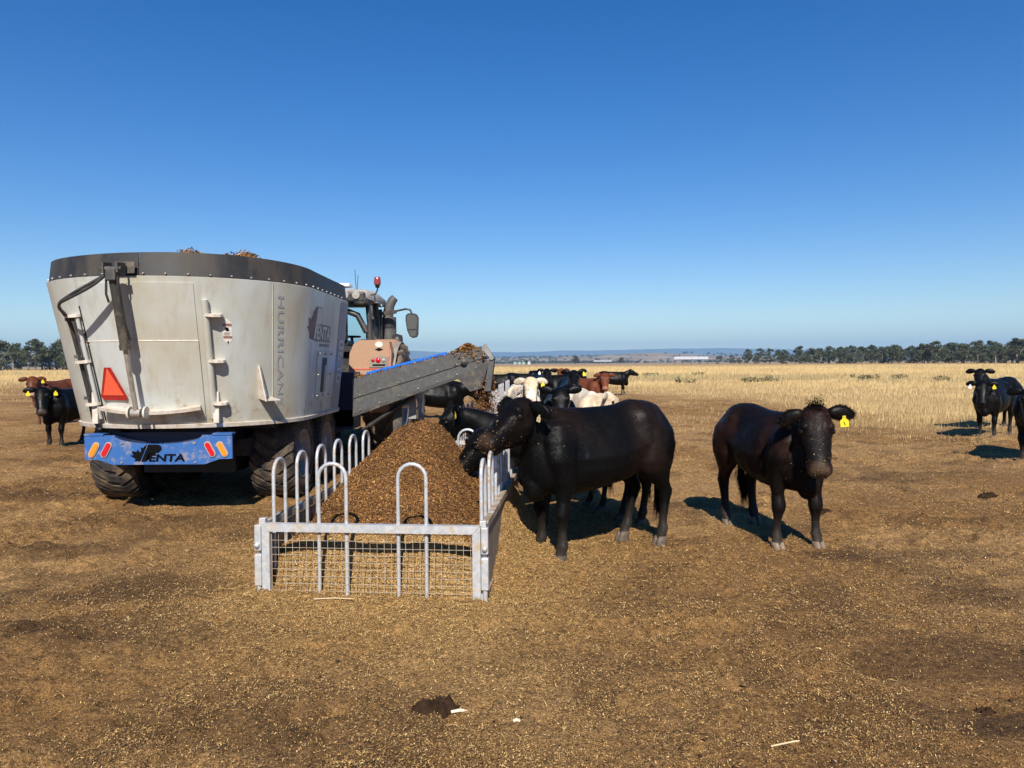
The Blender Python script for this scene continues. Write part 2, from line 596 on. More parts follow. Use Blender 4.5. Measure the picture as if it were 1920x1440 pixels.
def ground_color(x, y):
    n1 = fbm(x * .5, y * .5, 71, 4)
    n2 = fbm(x * 2.2, y * 2.2, 75, 3)
    dirt = np.stack([.265 + 0 * x, .152 + 0 * x, .058 + 0 * x], -1)
    light = np.array([.37, .23, .098])
    dark = np.array([.085, .048, .024])
    t = sstep(.42, .68, n1)[..., None]
    c = dirt * (1 - t) + light * t * .9 + dirt * t * .1
    t = (sstep(.56, .72, n2) * .5)[..., None]
    c = c * (1 - t) + dark * t
    st = stain(x, y)
    c = c * (1 - st[..., None]) + dark * .8 * st[..., None]
    # orange-brown spilt feed and pale straw round the trough
    al, ac = trough_local(x, y)
    sp = np.exp(-np.maximum(np.abs(ac) - .9, 0) * 1.5) * np.exp(-np.maximum(-al - .35, 0) * 1.7) * (1 - sstep(3.0, 5.0, al))
    sp = np.clip(sp * (.55 + .8 * fbm(x * 1.7, y * 1.7, 90, 3)), 0, 1) * .8
    c = c * (1 - sp[..., None]) + np.array([.42, .265, .105]) * sp[..., None]
    # dry grass field
    g = grass_mask(x, y)[..., None]
    gn = fbm(x * .05, y * .05, 95, 4)[..., None]
    gcol = np.array([.42, .295, .135]) * (.82 + .4 * gn)
    c = c * (1 - g * .8) + gcol * g * .8
    # bare pale ground at far left and pinkish ploughland far off
    ang = x / np.maximum(y, 1)
    far = sstep(380, 700, y)[..., None]
    c = c * np.array([1.06, 1.0, .95])
    c = c * (1 - far) + np.array([.30, .215, .15]) * far
    return c


def ground_mat():
    m, nt, b = new_mat("trampled_dirt")
    a = N(nt, "ShaderNodeAttribute", attribute_name="Col")
    n1 = noise_node(nt, 22, 6, .7)
    n2 = noise_node(nt, 90, 4, .7)
    v1 = ramp(nt, n1.outputs[0], [(.28, (.35, .33, .30)), (.5, (1, 1, 1)), (.75, (1.5, 1.5, 1.45))])
    v2 = ramp(nt, n2.outputs[0], [(.3, (.36, .34, .31)), (.5, (1, 1, 1)), (.70, (1.75, 1.7, 1.6))])
    c = mixc(nt, 1.0, a.outputs['Color'], v1.outputs[0], 'MULTIPLY')
    c = mixc(nt, 1.0, c, v2.outputs[0], 'MULTIPLY')
    nt.links.new(c, b.inputs['Base Color'])
    b.inputs['Roughness'].default_value = .95
    b.inputs['Specular IOR Level'].default_value = .15
    ad = N(nt, "ShaderNodeMath", operation='MULTIPLY_ADD')
    ad.inputs[1].default_value = .35
    nt.links.new(n2.outputs[0], ad.inputs[0]); nt.links.new(n1.outputs[0], ad.inputs[2])
    bump(nt, b, ad.outputs[0], 1.0, .05)
    return m


def build_ground():
    def axis(segs, far, growth):
        out = []
        for a, b_, st in segs:
            out += list(np.arange(a, b_, st))
        v = segs[-1][1]; st = segs[-1][2]
        while v < far:
            out.append(v); st *= growth; v += st
        out.append(far)
        return out
    ys = axis([(1.6, 9, .03), (9, 16, .06), (16, 30, .15)], 30000, 1.12)
    ys = [-30000, -3000, -300, -60, -20, -6, -2, 0, .8, 1.2] + ys
    xp = axis([(0, 6.5, .04), (6.5, 13, .09)], 30000, 1.14)
    xs = [-v for v in xp[:0:-1]] + xp
    X, Y = np.meshgrid(np.array(xs), np.array(ys))
    Z = ground_z(X, Y)
    C = ground_color(X, Y)
    V = np.stack([X, Y, Z], -1).reshape(-1, 3)
    ny, nx = X.shape
    i = np.arange(ny - 1)[:, None] * nx + np.arange(nx - 1)[None, :]
    F = np.stack([i, i + 1, i + 1 + nx, i + nx], -1).reshape(-1, 4)
    o = mesh_np("ground", V, F, (ground_mat(),), None, C.reshape(-1, 3), smooth=True)
    tag(o, "brown trampled paddock ground running out to dry grass", kind="structure")
    o["category"] = "ground"
    return o


build_ground()


# ------------------------------------------------------------------ far hills
def hills_mat(name, c1, c2, sc):
    m, nt, b = new_mat(name)
    n1 = noise_node(nt, sc, 6, .65)
    r_ = ramp(nt, n1.outputs[0], [(.4, c1), (.62, c2)])
    nt.links.new(r_.outputs[0], b.inputs['Base Color'])
    b.inputs['Roughness'].default_value = 1.0
    b.inputs['Specular IOR Level'].default_value = 0
    return m


def ridge(name, y0, depth, x0, x1, nx, prof, mat, label):
    xs = np.linspace(x0, x1, nx)
    ts = np.linspace(0, 1, 14)
    H = prof(xs)
    V = []
    for t in ts:
        z = H * np.sin(min(t * 1.35, 1) * math.pi / 2) * (1 + .12 * (fbm(xs / 900 + 5 * t, xs * 0 + t * 6, 7, 3) - .5)) - 3
        V.append(np.stack([xs, np.full(nx, y0 + depth * t), z], -1))
    V = np.concatenate(V)
    i = np.arange(13)[:, None] * nx + np.arange(nx - 1)[None, :]
    F = np.stack([i, i + 1, i + 1 + nx, i + nx], -1).reshape(-1, 4)
    o = mesh_np(name, V, F, (mat,), None, smooth=True)
    tag(o, label, "hills", kind="structure")
    return o


def prof_mtn(x):
    a = x / 14000 * 1400 + 960          # bearing, for laying out the skyline along the range
    h = 225 + 0 * x
    for c, w, s in ((700, 130, 70), (1070, 70, 55), (1185, 60, 40), (1305, 90, 95), (1440, 70, 60), (1560, 90, 55), (930, 60, 25), (300, 300, 60), (1800, 200, 30)):
        h = h + s * np.exp(-((a - c) / w) ** 2)
    return h + (fbm(x / 700, x * 0 + 3.3, 12, 4) - .5) * 45


ridge("hills", 14000, 4500, -14500, 14500, 500, prof_mtn, hills_mat("blue_range", (.055, .07, .06), (.13, .12, .09), .0012), "long blue mountain range along the horizon")


def prof_low(x):
    a = x / 3600 * 1400 + 960
    h = 28 + 0 * x
    h = h + 26 * np.exp(-((a - 1290) / 150) ** 2) + 8 * np.exp(-((a - 1000) / 140) ** 2)
    h = h * sstep(550, 850, a) * (1 - sstep(1500, 1900, a)) + 4
    return h + (fbm(x / 160, x * 0 + 1.3, 15, 4) - .5) * 8


ridge("low_hill", 3600, 1300, -3400, 3400, 300, prof_low, hills_mat("pale_hillside", (.20, .145, .105), (.34, .26, .18), .006), "low wooded rise with pale fields before the blue range")

# ------------------------------------------------------------------ grass
def grass_blades():
    n = 330000
    u = RNG.random(n)
    y = 9.0 * (260 / 9.0) ** (u ** .8)
    x = (RNG.random(n) * 2 - 1) * (y * .82 + 3)
    keep = RNG.random(n) < np.clip(grass_mask(x, y), 0, 1) ** 1.3 * (.25 + 1.2 * fbm(x * .9, y * .9, 33, 2) ** 2 * 1.6)
    # isolated tufts on the bare ground
    tc = []
    for (tx, ty, k, sp) in ((8.6, 15.6, 90, .35), (8.25, 15.9, 50, .25), (6.4, 19.5, 120, .5), (7.6, 14.6, 30, .15), (6.9, 12.9, 24, .12), (3.9, 13.9, 40, .2), (4.4, 12.0, 14, .1),
                            (5.5, 17.0, 90, .5), (9.6, 13.2, 60, .28), (8.55, 11.5, 40, .18), (8.75, 11.0, 26, .14), (3.2, 15.2, 60, .4), (4.4, 18.0, 120, .7), (7.3, 17.5, 120, .6),
                            (2.6, 17.6, 60, .5), (5.2, 14.6, 20, .15), (9.3, 14.6, 40, .2), (2.9, 12.4, 14, .12), (5.9, 20.9, 160, .8), (10.5, 13.9, 60, .3), (3.7, 20.5, 160, .9)):
        tc.append(np.stack([tx + RNG.normal(0, sp, k), ty + RNG.normal(0, sp * .7, k)], -1))
    tc = np.concatenate(tc)
    x = np.concatenate([x[keep], tc[:, 0]]); y = np.concatenate([y[keep], tc[:, 1]])
    n = len(x)
    far = sstep(30, 110, y)
    hgt = (.10 + .16 * RNG.random(n)) * (1 - far) + (.30 + .32 * RNG.random(n)) * far
    hgt *= .6 + .8 * fbm(x * .3, y * .3, 39, 2)
    hgt *= .45 + .55 * np.clip(grass_mask(x, y) * 1.3, 0, 1)
    wid = np.clip(.0040 * (y / 10) ** .9, .006, .2)
    az = RNG.random(n) * 2 * math.pi
    ln = (RNG.random(n) * .55) * hgt
    la = RNG.random(n) * 2 * math.pi
    z = ground_z(x, y) - .01
    base = np.stack([x, y, z], -1)
    sd = np.stack([np.cos(az), np.sin(az) * .3, 0 * az], -1) * wid[:, None] / 2
    tip = base + np.stack([np.cos(la) * ln + .12 * hgt, np.sin(la) * ln, hgt], -1)
    mid = (base + tip) / 2 + np.stack([0 * z, 0 * z, hgt * .12], -1)
    V = np.stack([base - sd, base + sd, mid + sd * .7, tip, mid - sd * .7], 1).reshape(-1, 3)
    b = np.arange(n) * 5
    F = np.concatenate([np.stack([b, b + 1, b + 2, b + 4], -1)])
    T = np.stack([b + 4, b + 2, b + 3, b + 3], -1)
    t = RNG.random(n)[:, None]
    col = np.array([.44, .31, .135]) * (1 - t) + np.array([.60, .45, .215]) * t
    col *= (.72 + .5 * fbm(x * .12, y * .12, 51, 3))[:, None]
    gr = (fbm(x * .035, y * .06, 57, 3) > .60)[:, None] * (RNG.random(n) < .5)[:, None] * (y > 55)[:, None]
    col = np.where(gr, np.array([.20, .19, .10]), col)
    C = np.repeat(col, 5, 0)
    me_v = V
    # quads + tip triangles in two passes (triangles stored as separate faces)
    me = bpy.data.meshes.new("dry_grass")
    me.vertices.add(len(me_v)); me.vertices.foreach_set("co", me_v.astype(np.float32).ravel())
    tri = np.stack([b + 4, b + 2, b + 3], -1)
    loops = np.concatenate([F.ravel(), tri.ravel()]).astype(np.int32)
    me.loops.add(len(loops)); me.loops.foreach_set("vertex_index", loops)
    me.polygons.add(2 * n)
    ls = np.concatenate([np.arange(n) * 4, 4 * n + np.arange(n) * 3]).astype(np.int32)
    lt = np.concatenate([np.full(n, 4), np.full(n, 3)]).astype(np.int32)
    me.polygons.foreach_set("loop_start", ls); me.polygons.foreach_set("loop_total", lt)
    me.update(calc_edges=True)
    at = me.color_attributes.new("Col", 'FLOAT_COLOR', 'POINT')
    c4 = np.ones((len(V), 4), np.float32); c4[:, :3] = C
    at.data.foreach_set("color", c4.ravel())
    o = link_mesh("dry_grass", me, None, (M['grass'],))
    tag(o, "dry golden grass covering the field beyond the bare dirt", "grass", kind="stuff")


grass_blades()


# ------------------------------------------------------------------ leafy things
def leaf_cloud(centres, radii, per, size, col_a, col_b, rng, flat=.75):
    n = len(centres) * per
    c = np.repeat(np.asarray(centres), per, 0)
    r = np.repeat(np.asarray(radii), per)
    d = rng.normal(size=(n, 3)); d /= np.linalg.norm(d, axis=1)[:, None]
    rad = r * rng.random(n) ** .45
    p = c + d * rad[:, None] * np.array([1, 1, flat])
    a = rng.normal(size=(n, 3)); a /= np.linalg.norm(a, axis=1)[:, None]
    b = np.cross(a, rng.normal(size=(n, 3))); b /= np.linalg.norm(b, axis=1)[:, None]
    s = size * (.6 + .8 * rng.random(n))[:, None]
    a *= s; b *= s * .55
    V = np.stack([p - a, p - b * .9, p + a, p + b], 1).reshape(-1, 3)
    F = np.arange(n * 4).reshape(-1, 4)
    t = np.repeat(rng.random(len(centres)), per)[:, None] * .6 + rng.random(n)[:, None] * .4
    C = np.repeat(np.array(col_a) * (1 - t) + np.array(col_b) * t, 4, 0)
    return V, F, C


def tree_proto(seed, h, spread, n_cl=30, base=.2):
    rng = np.random.default_rng(seed)
    root = empty("gum_tree")
    tr = MB()
    top = h * .55
    tr.tube([(0, 0, -.3), (.1, .05, top * .5), (.25 * rng.normal(), .2, top)], [h * .035, h * .026, h * .016], 7)
    cs, rs = [], []
    nl = 6
    for k in range(nl):
        a = 2 * math.pi * k / nl + rng.random()
        s = Vector((.1, .05, top * (.45 + .5 * rng.random())))
        e = Vector((math.cos(a) * spread * .7, math.sin(a) * spread * .7, h * (.6 + .25 * rng.random())))
        mdl = (s + e) / 2 + Vector((0, 0, -h * .05))
        tr.tube([s, mdl, e], [h * .014, h * .010, h * .004], 5)
    for k in range(n_cl):
        a = rng.random() * 2 * math.pi
        zz = base + (1 - base) * rng.random() ** .8
        prof = math.sin(math.pi * min(1, (zz - base) / (1 - base) * .80 + .2)) ** .6
        rr = spread * prof * rng.random() ** .5
        cs.append((math.cos(a) * rr, math.sin(a) * rr, h * (zz - .06)))
        rs.append(h * (.075 + .07 * rng.random()))
    tr.build("trunk", M['bark'], root)
    V, F, C = leaf_cloud(cs, rs, 58, h * .030, (.030, .042, .020), (.095, .105, .058), rng)
    mesh_np("crown", V, F, (M['leaf'],), root, C)
    return root


tree_protos = [tree_proto(100 + k, 10 + (k % 3), 4.2 + .5 * (k % 2), 30 + 4 * k, .08 + .06 * (k % 3)) for k in range(5)]
_used = [False] * 5


def place_tree(x, y, s, sx=1.0, label="", group=None, k=None):
    k = random.randrange(5) if k is None else k
    if not _used[k]:
        t = tree_protos[k]; _used[k] = True
    else:
        t = copy_tree(tree_protos[k])
    t.location = (x, y, 0)
    t.rotation_euler = (0, 0, random.random() * 6.28)
    t.scale = (s * sx, s * sx, s)
    tag(t, label, "tree", group)
    return t


def X_at(px, d):
    return (px - 960) / 1400 * d


# tree line on the right
for i in range(46):
    px = 1405 + 12.4 * i + random.uniform(-6, 6)
    tt = (px - 1400) / 560
    d = 560 - 210 * max(0, min(1.1, tt)) + random.uniform(-25, 35)
    s = random.uniform(.80, 1.1) * (1.0 + .08 * tt)
    place_tree(X_at(px, d), d, s, random.uniform(.95, 1.3), "grey-green gum tree in the long tree line at right", "trees of the right tree line")
for i in range(28):
    px = 1500 + 17 * i + random.uniform(-7, 7)
    d = 520 - 150 * ((px - 1500) / 470) + random.uniform(0, 40)
    place_tree(X_at(px, d), d, random.uniform(.98, 1.2), random.uniform(1.0, 1.3), "taller gum tree at the back of the right tree line", "trees at the back of the right tree line")
# tree line at far left
for i in range(17):
    px = -70 + 13.5 * i + random.uniform(-5, 5)
    d = 330 + random.uniform(-20, 40)
    place_tree(X_at(px, d), d, random.uniform(.95, 1.25), random.uniform(1.0, 1.3), "dark gum tree in the tree line at far left", "trees of the left tree line")
# lone trees in the middle distance
for (px, d, s, lab) in ((1079, 760, .80, "lone rounded tree left of the distant low shed"), (1165, 820, .62, "lone spreading tree right of the distant low shed"),
                        (986, 900, .55, "small tree beside the pale water tanks"), (1350, 540, .62, "short round tree right of the open hay shed"),
                        (1372, 560, .62, "second round tree right of the open hay shed"), (1386, 640, .5, "small tree between the round trees and the tree line"),
                        (1400, 640, .5, "low tree at the left end of the right tree line")):
    place_tree(X_at(px, d), d, s, 1.25, lab)


def far_wood():
    rng = np.random.default_rng(5)
    n = 5200
    x = rng.uniform(-3300, 3300, n)
    t = rng.random(n)
    y = 2200 + 2500 * t
    a = x / np.maximum(y, 1) * 1400 + 960
    den = np.where(a < 1180, 1.0, .28) * np.where(fbm(x / 260, y / 190, 9, 3) > .40, 1, .12)
    k = rng.random(n) < den
    x = x[k]; y = y[k]
    H = prof_low(x / y * 3600)
    tt = np.clip((y - 3600) / 1300, 0, 1)
    z = np.where(y > 3600, H * np.sin(np.minimum(tt * 1.35, 1) * math.pi / 2) - 3, 0) + 3
    cs = np.stack([x, y, z], -1)
    V, F, C = leaf_cloud(cs, rng.uniform(5, 11, len(x)), 16, 4.2, (.028, .038, .022), (.075, .085, .05), rng, .6)
    o = mesh_np("far_woodland", V, F, (M['wood_far'],), None, C)
    tag(o, "far grey-green woodland covering the low rise", "woodland", kind="stuff")


far_wood()


def shrub(px, d, w, h, seed, label):
    h *= .75
    rng = np.random.default_rng(seed)
    cs = [(rng.normal(0, w * .35), rng.normal(0, w * .2), h * (.2 + .5 * rng.random())) for _ in range(14)]
    V, F, C = leaf_cloud(cs, [h * .42] * 14, 46, .09, (.20, .18, .09), (.40, .33, .17), rng, .8)
    root = empty("shrub", (X_at(px, d), d, 0), 0, label, "shrub", "grey-green weeds in the grass")
    mesh_np("foliage", V, F, (M['leaf'],), root, C)
    st = MB()
    for k in range(5):
        st.tube([(rng.normal(0, .08), rng.normal(0, .06), -.05), (cs[k][0], cs[k][1], cs[k][2])], [.015, .006], 4)
    st.build("stem", M['post_wood'], root)


for i, (px, d, w, h, lab) in enumerate(((1438, 62, 1.3, .75, "largest grey-green weed clump in the grass beyond the dark brown cow"), (1415, 61, .7, .6, "middle grey-green weed clump beyond the dark brown cow"),
                                        (1398, 60, .55, .5, "left small weed clump beyond the dark brown cow"), (1275, 60, .6, .6, "weed clump in the grass below the hay shed"),
                                        (1300, 60, .5, .45, "small weed clump just right of the one below the hay shed"), (1308, 95, 1.2, .6, "distant weed clump under the hay shed"),
                                        (1630, 66, 1.5, .7, "wide weed clump before the right tree line"), (1683, 68, .9, .6, "narrower weed clump right of the wide one before the tree line"),
                                        (1766, 60, .7, .65, "weed clump left of the farthest right-hand black cow"), (970, 85, 1.6, .7, "weed clump in the grass right of the chute end"), (1090, 90, 2.0, .8, "weed clump in the far grass above the red cattle"), (1215, 85, 1.6, .7, "weed clump in the far grass right of the lone side-on black cow"))):
    shrub(px, d, w, h, 300 + i, lab)


# ------------------------------------------------------------------ distant farm buildings
def hay_shed(px, d, w, dep, hf, hb, name, label, posts):
    x = X_at(px, d)
    root = empty(name, (x, d, 0), R(-12), label, "shed")
    rf = MB()
    nn = 10
    for k in range(nn):
        x0 = -w / 2 + w * k / nn; x1 = x0 + w / nn - .06
        m = MB()
        m.prism([(-dep / 2 - .8, hf), (0, hb), (dep / 2 + .6, hf - .3), (dep / 2 + .6, hf - .42), (0, hb - .14), (-dep / 2 - .8, hf - .14)], (x0, 0, 0), (0, 1, 0), (0, 0, 1), (x1 - x0, 0, 0))
        m.build("roof_sheet", M['roof_iron'], root)
    for k in range(posts):
        xx = -w / 2 + .3 + (w - .6) * k / (posts - 1)
        for yy, hh in ((-dep / 2, hf - .1), (dep / 2, hf - .4)):
            MB().box((xx, yy, hh / 2), (.28, .28, hh)).build("post", M['post_wood'], root)
        MB().beam((xx, -dep / 2, hf - .25), (xx, 0, hb - .25), .15, .2).build("rafter", M['post_wood'], root)
    return root


hay_shed(1296, 520, 23, 9, 3.6, 5.4, "hay_shed", "open-sided hay shed with pale iron roof across the field", 5)
hay_shed(1131, 900, 22, 9, 3.0, 4.2, "farm_shed", "small distant low shed with white roof", 5)
for i, (px, lab) in enumerate(((966, "left pale green water tank far across the field"), (974, "middle pale green water tank far across the field"), (982, "right pale green water tank far across the field"))):
    t = empty("water_tank", (X_at(px, 880), 880, 0), 0, lab, "tank", "water tanks")
    MB().lathe([(2.2, 0), (2.2, 2.6)], (0, 0, 0), 'Z', 20).build("wall", M['tank'], t)
    MB().lathe([(2.25, 2.6), (1.2, 3.0), (.02, 3.15)], (0, 0, 0), 'Z', 20).build("lid", M['tank'], t)
t = empty("pump_hut", (X_at(992, 880), 880, 0), 0, "tiny white hut beside the water tanks", "hut")
MB().box((0, 0, 1.3), (3, 3, 2.6)).build("wall", M['shed_wall'], t)
MB().prism([(-1.8, 2.6), (0, 3.6), (1.8, 2.6)], (0, -1.8, 0), (1, 0, 0), (0, 0, 1), (0, 3.6, 0)).build("roof", M['roof_iron'], t)


def part(mb, name, mat, root):
    """mesh written in world coordinates, hung under its thing (or under a part of it)"""
    o = mb.build(name, mat)
    o.parent = root
    if root.type == 'EMPTY':
        o.matrix_parent_inverse = Matrix.Translation(-root.location)
    return o


# ------------------------------------------------------------------ chips (straw, feed)
def chips(name, P, Nrm, length, width, cols, mat, parent=None, tilt=.5, seed=3, tri=False):
    rng = np.random.default_rng(seed)
    n = len(P)
    nr = Nrm + rng.normal(size=(n, 3)) * tilt
    nr /= np.linalg.norm(nr, axis=1)[:, None]
    a = np.cross(nr, rng.normal(size=(n, 3))); a /= np.linalg.norm(a, axis=1)[:, None]
    b = np.cross(nr, a)
    L = np.asarray(length)[:, None] / 2; W = np.asarray(width)[:, None] / 2
    if tri:
        V = np.stack([P - a * L - b * W, P + a * L - b * W * .2, P + a * L * .2 + b * W], 1).reshape(-1, 3)
        return mesh_np(name, V, np.arange(3 * n).reshape(-1, 3), (mat,), parent, np.repeat(cols, 3, 0))
    V = np.stack([P - a * L - b * W, P + a * L - b * W * .6, P + a * L + b * W * .6, P - a * L + b * W], 1).reshape(-1, 3)
    F = np.arange(4 * n).reshape(-1, 4)
    return mesh_np(name, V, F, (mat,), parent, np.repeat(cols, 4, 0))


def mixcol(rng, n, pal, w):
    pal = np.array(pal) * np.array([1.0, .96, .90]); k = rng.choice(len(pal), n, p=np.array(w) / sum(w))
    return pal[k] * (.7 + .6 * rng.random((n, 1)))


FEED_PAL = [(.23, .108, .034), (.34, .17, .053), (.12, .056, .019), (.55, .33, .12), (.05, .024, .010)]
FEED_W = [4, 3.2, 4, 1.1, 3]


def litter():
    rng = np.random.default_rng(21)
    n = 1150000
    y = 2.2 * (26 / 2.2) ** (rng.random(n) ** 1.15)
    x = (rng.random(n) * 2 - 1) * (y * .78 + .6)
    dens = (.22 + 1.1 * sstep(.38, .64, fbm(x * .8, y * .8, 101, 3)) * (.35 + 1.1 * sstep(.3, .7, fbm(x * 4, y * 4, 104, 2)))) * (1 - .75 * stain(x, y))
    al, ac = trough_local(x, y)
    near = np.exp(-np.maximum(np.abs(ac) - .8, 0) * 1.3) * np.exp(-np.maximum(-al, 0) * 1.2) * (al < 3)
    k = rng.random(n) < np.clip(dens * .62 + near * .6, 0, 1)
    x = x[k]; y = y[k]; near = near[k]
    # an extra spread of straw in and about the near end of the trough
    m = 52000
    xa = rng.normal(0, .75, m); ya = rng.gamma(2.0, .5, m) - .75
    th = R(5.3)
    xx = -0.98 + xa * math.cos(th) + ya * math.sin(th); yy = 5.1 - xa * math.sin(th) + ya * math.cos(th)
    x = np.concatenate([x, xx]); y = np.concatenate([y, yy]); near = np.concatenate([near, np.ones(m)])
    # straw heaped along the right side of the trough
    m = 26000
    ya = rng.uniform(.3, 2.9, m); xa = .80 + rng.gamma(1.5, .16, m)
    xx = -0.98 + xa * math.cos(th) + ya * math.sin(th); yy = 5.1 - xa * math.sin(th) + ya * math.cos(th)
    x = np.concatenate([x, xx]); y = np.concatenate([y, yy]); near = np.concatenate([near, np.ones(m)])
    n = len(x)
    z = ground_z(x, y) + rng.random(n) * .012
    L = (.006 + .015 * rng.random(n) ** 2) * (.75 + y / 16)
    lg = rng.random(n) < .02
    L = np.where(lg, L * 3.2, L)
    W = np.where(lg, .004, .0020 + .0042 * rng.random(n)) * (.7 + y / 9)
    pal = [(.60, .41, .165), (.42, .26, .10), (.22, .125, .048), (.74, .57, .30), (.05, .026, .012)]
    c = mixcol(rng, n, pal, [2.6, 5, 5, .5, 4.5])
    c2 = mixcol(rng, n, [(.50, .335, .135), (.38, .23, .08), (.62, .44, .20), (.2, .105, .036)], [4, 4, 2, 2.5])
    c = np.where((rng.random(n) < near * .85)[:, None], c2, c)
    P = np.stack([x, y, z], -1)
    o = chips("straw_litter", P, np.tile([0, 0, 1.0], (n, 1)), L, W, c, M['straw'], None, .6, 22, True)
    tag(o, "chopped straw and feed litter strewn over the trampled dirt", "straw", kind="stuff")
    # small clods
    n = 5000
    y = 2.2 * (15 / 2.2) ** rng.random(n); x = (rng.random(n) * 2 - 1) * (y * .78 + .6)
    k = rng.random(n) < sstep(.4, .7, fbm(x * 1.1, y * 1.1, 141, 3)); x = x[k]; y = y[k]; n = len(x)
    s = .005 + .010 * rng.random(n) ** 3
    base = np.array([(1, 0, 0), (-1, 0, 0), (0, 1, 0), (0, -1, 0), (0, 0, .75), (0, 0, -.75)], float)
    fo = np.array([(0, 2, 4), (2, 1, 4), (1, 3, 4), (3, 0, 4), (2, 0, 5), (1, 2, 5), (3, 1, 5), (0, 3, 5)])
    V = base[None] * (s[:, None, None] * (1 + .45 * rng.normal(size=(n, 6, 1)))) + np.stack([x, y, ground_z(x, y) + s * .3], -1)[:, None, :]
    F = (fo[None] + (np.arange(n) * 6)[:, None, None]).reshape(-1, 3)
    C = np.repeat(mixcol(rng, n, [(.10, .055, .028), (.05, .028, .015), (.18, .11, .055)], [3, 3, 1]), 6, 0)
    o = mesh_np("dirt_clods", V.reshape(-1, 3), F, (M['straw'],), None, C)
    tag(o, "small crumbled dirt clods scattered over the paddock", "dirt clods", kind="stuff")


litter()

# ------------------------------------------------------------------ feed troughs
TW, TL = 1.53, 2.66


def hoop(mb, cx, cy, dirx, diry, w, ztop, zbot, s=.014):
    r = w / 2
    pts = [(-r, zbot), (-r, ztop - r)]
    for k in range(1, 9):
        a = math.pi - math.pi * k / 9
        pts.append((r * math.cos(a), ztop - r + r * math.sin(a)))
    pts += [(r, ztop - r), (r, zbot)]
    mb.tube([(cx + dirx * p[0], cy + diry * p[0], p[1]) for p in pts], s, 8)


def wire_sheet(mb, p0, ax, L, z0, z1, step, t):
    ax = Vector(ax)
    p0 = Vector(p0)
    nrm = Vector((ax.y, -ax.x, 0))
    k = 0
    while k * step <= L:
        c = p0 + ax * (k * step)
        mb.beam((c.x, c.y, z0), (c.x, c.y, z1), t, t, (ax.x, ax.y, 0)); k += 1
    k = 0
    while z0 + .02 + k * step <= z1:
        z = z0 + .02 + k * step
        a = p0 + nrm * t; b = a + ax * L
        mb.beam((a.x, a.y, z), (b.x, b.y, z), t, t); k += 1


def trough_proto(far_end=False):
    root = empty("feed_trough")
    h = TW / 2
    # end panel facing along the row: mitred frame, two hoops, mesh
    fr = MB()
    fr.prism([(-h, 0), (-h + .055, 0), (-h + .055, .515), (-h, .57)], (0, -.025, 0), (1, 0, 0), (0, 0, 1), (0, .05, 0))
    fr.prism([(h, 0), (h - .055, 0), (h - .055, .515), (h, .57)], (0, -.025, 0), (1, 0, 0), (0, 0, 1), (0, .05, 0))
    fr.prism([(-h + .003, .57), (h - .003, .57), (h - .058, .515), (-h + .058, .515)], (0, -.026, 0), (1, 0, 0), (0, 0, 1), (0, .05, 0))
    end = fr.build("end_panel", M['galv'], root)
    for cx in (-.27, .29):
        m = MB(); hoop(m, cx, .015, 1, 0, .195, .985, .03, .0138); m.build("hoop", M['galv_clean'], end)
    m = MB(); wire_sheet(m, (-h + .06, .005, 0), (1, 0, 0), TW - .12, .03, .505, .05, .0028); m.build("wire_mesh", M['wire'], end)
    if far_end:
        f2 = MB()
        f2.beam((-h, TL, .27), (-h + .001, TL, .27), .05, .05)
        f2.box((0, TL + .005, .545), (TW - .12, .05, .05))
        for s2 in (-1, 1):
            f2.box((s2 * (h - .03), TL + .005, .28), (.055, .05, .56))
        fe = f2.build("end_panel", M['galv'], root)
        for cx in (-.29, .27):
            m = MB(); hoop(m, cx, TL + .005, 1, 0, .195, .985, .03, .0138); m.build("hoop", M['galv_clean'], fe)
        m = MB(); wire_sheet(m, (-h + .06, TL + .005, 0), (1, 0, 0), TW - .12, .03, .505, .05, .0028); m.build("wire_mesh", M['wire'], fe)
    for sgn in (-1, 1):
        sl = MB()
        sl.box((sgn * (h + .028), -.005, .47), (.048, .048, .18), bev=.006)
        sl.box((sgn * (h + .028), -.005, .245), (.05, .05, .22), bev=.006)
        sl.tube([(sgn * (h + .028), -.005, .02), (sgn * (h + .028), -.005, .36)], .017, 10)
        sl.lathe([(.001, .0), (.016, .004), (.02, .014), (.016, .024), (.001, .03)], (sgn * (h + .03), -.052, .42), 'Y', 10)
        sl.build("hinge_pin", M['galv'], end)
        sd = MB()
        xs = sgn * (h - .02 if sgn < 0 else h + .0)
        x0 = sgn * (h + .012)
        sd.beam((x0, .05, .545), (x0, TL - .05, .545), .045, .05)
        sd.beam((x0, .05, .06), (x0, TL - .05, .06), .04, .04)
        side = sd.build("side_rail", M['rail_wood'], root)
        for yy in (.035, TL - .035):
            MB().box((x0, yy, .30), (.045, .05, .60), bev=.005).build("post", M['galv'], side)
        b = MB()
        nb = 11
        for k in range(1):
            b.box((x0 + sgn * .001, TL / 2, .29), (.014, TL - .16, .42))
        b.build("side_board", M['belt_board'], side)
        for k in range(6):
            m = MB(); hoop(m, x0 - sgn * .028, .26 + .44 * k, 0, 1, .21, .985, .1, .0138); m.build("hoop", M['galv_clean'], side)
    return root


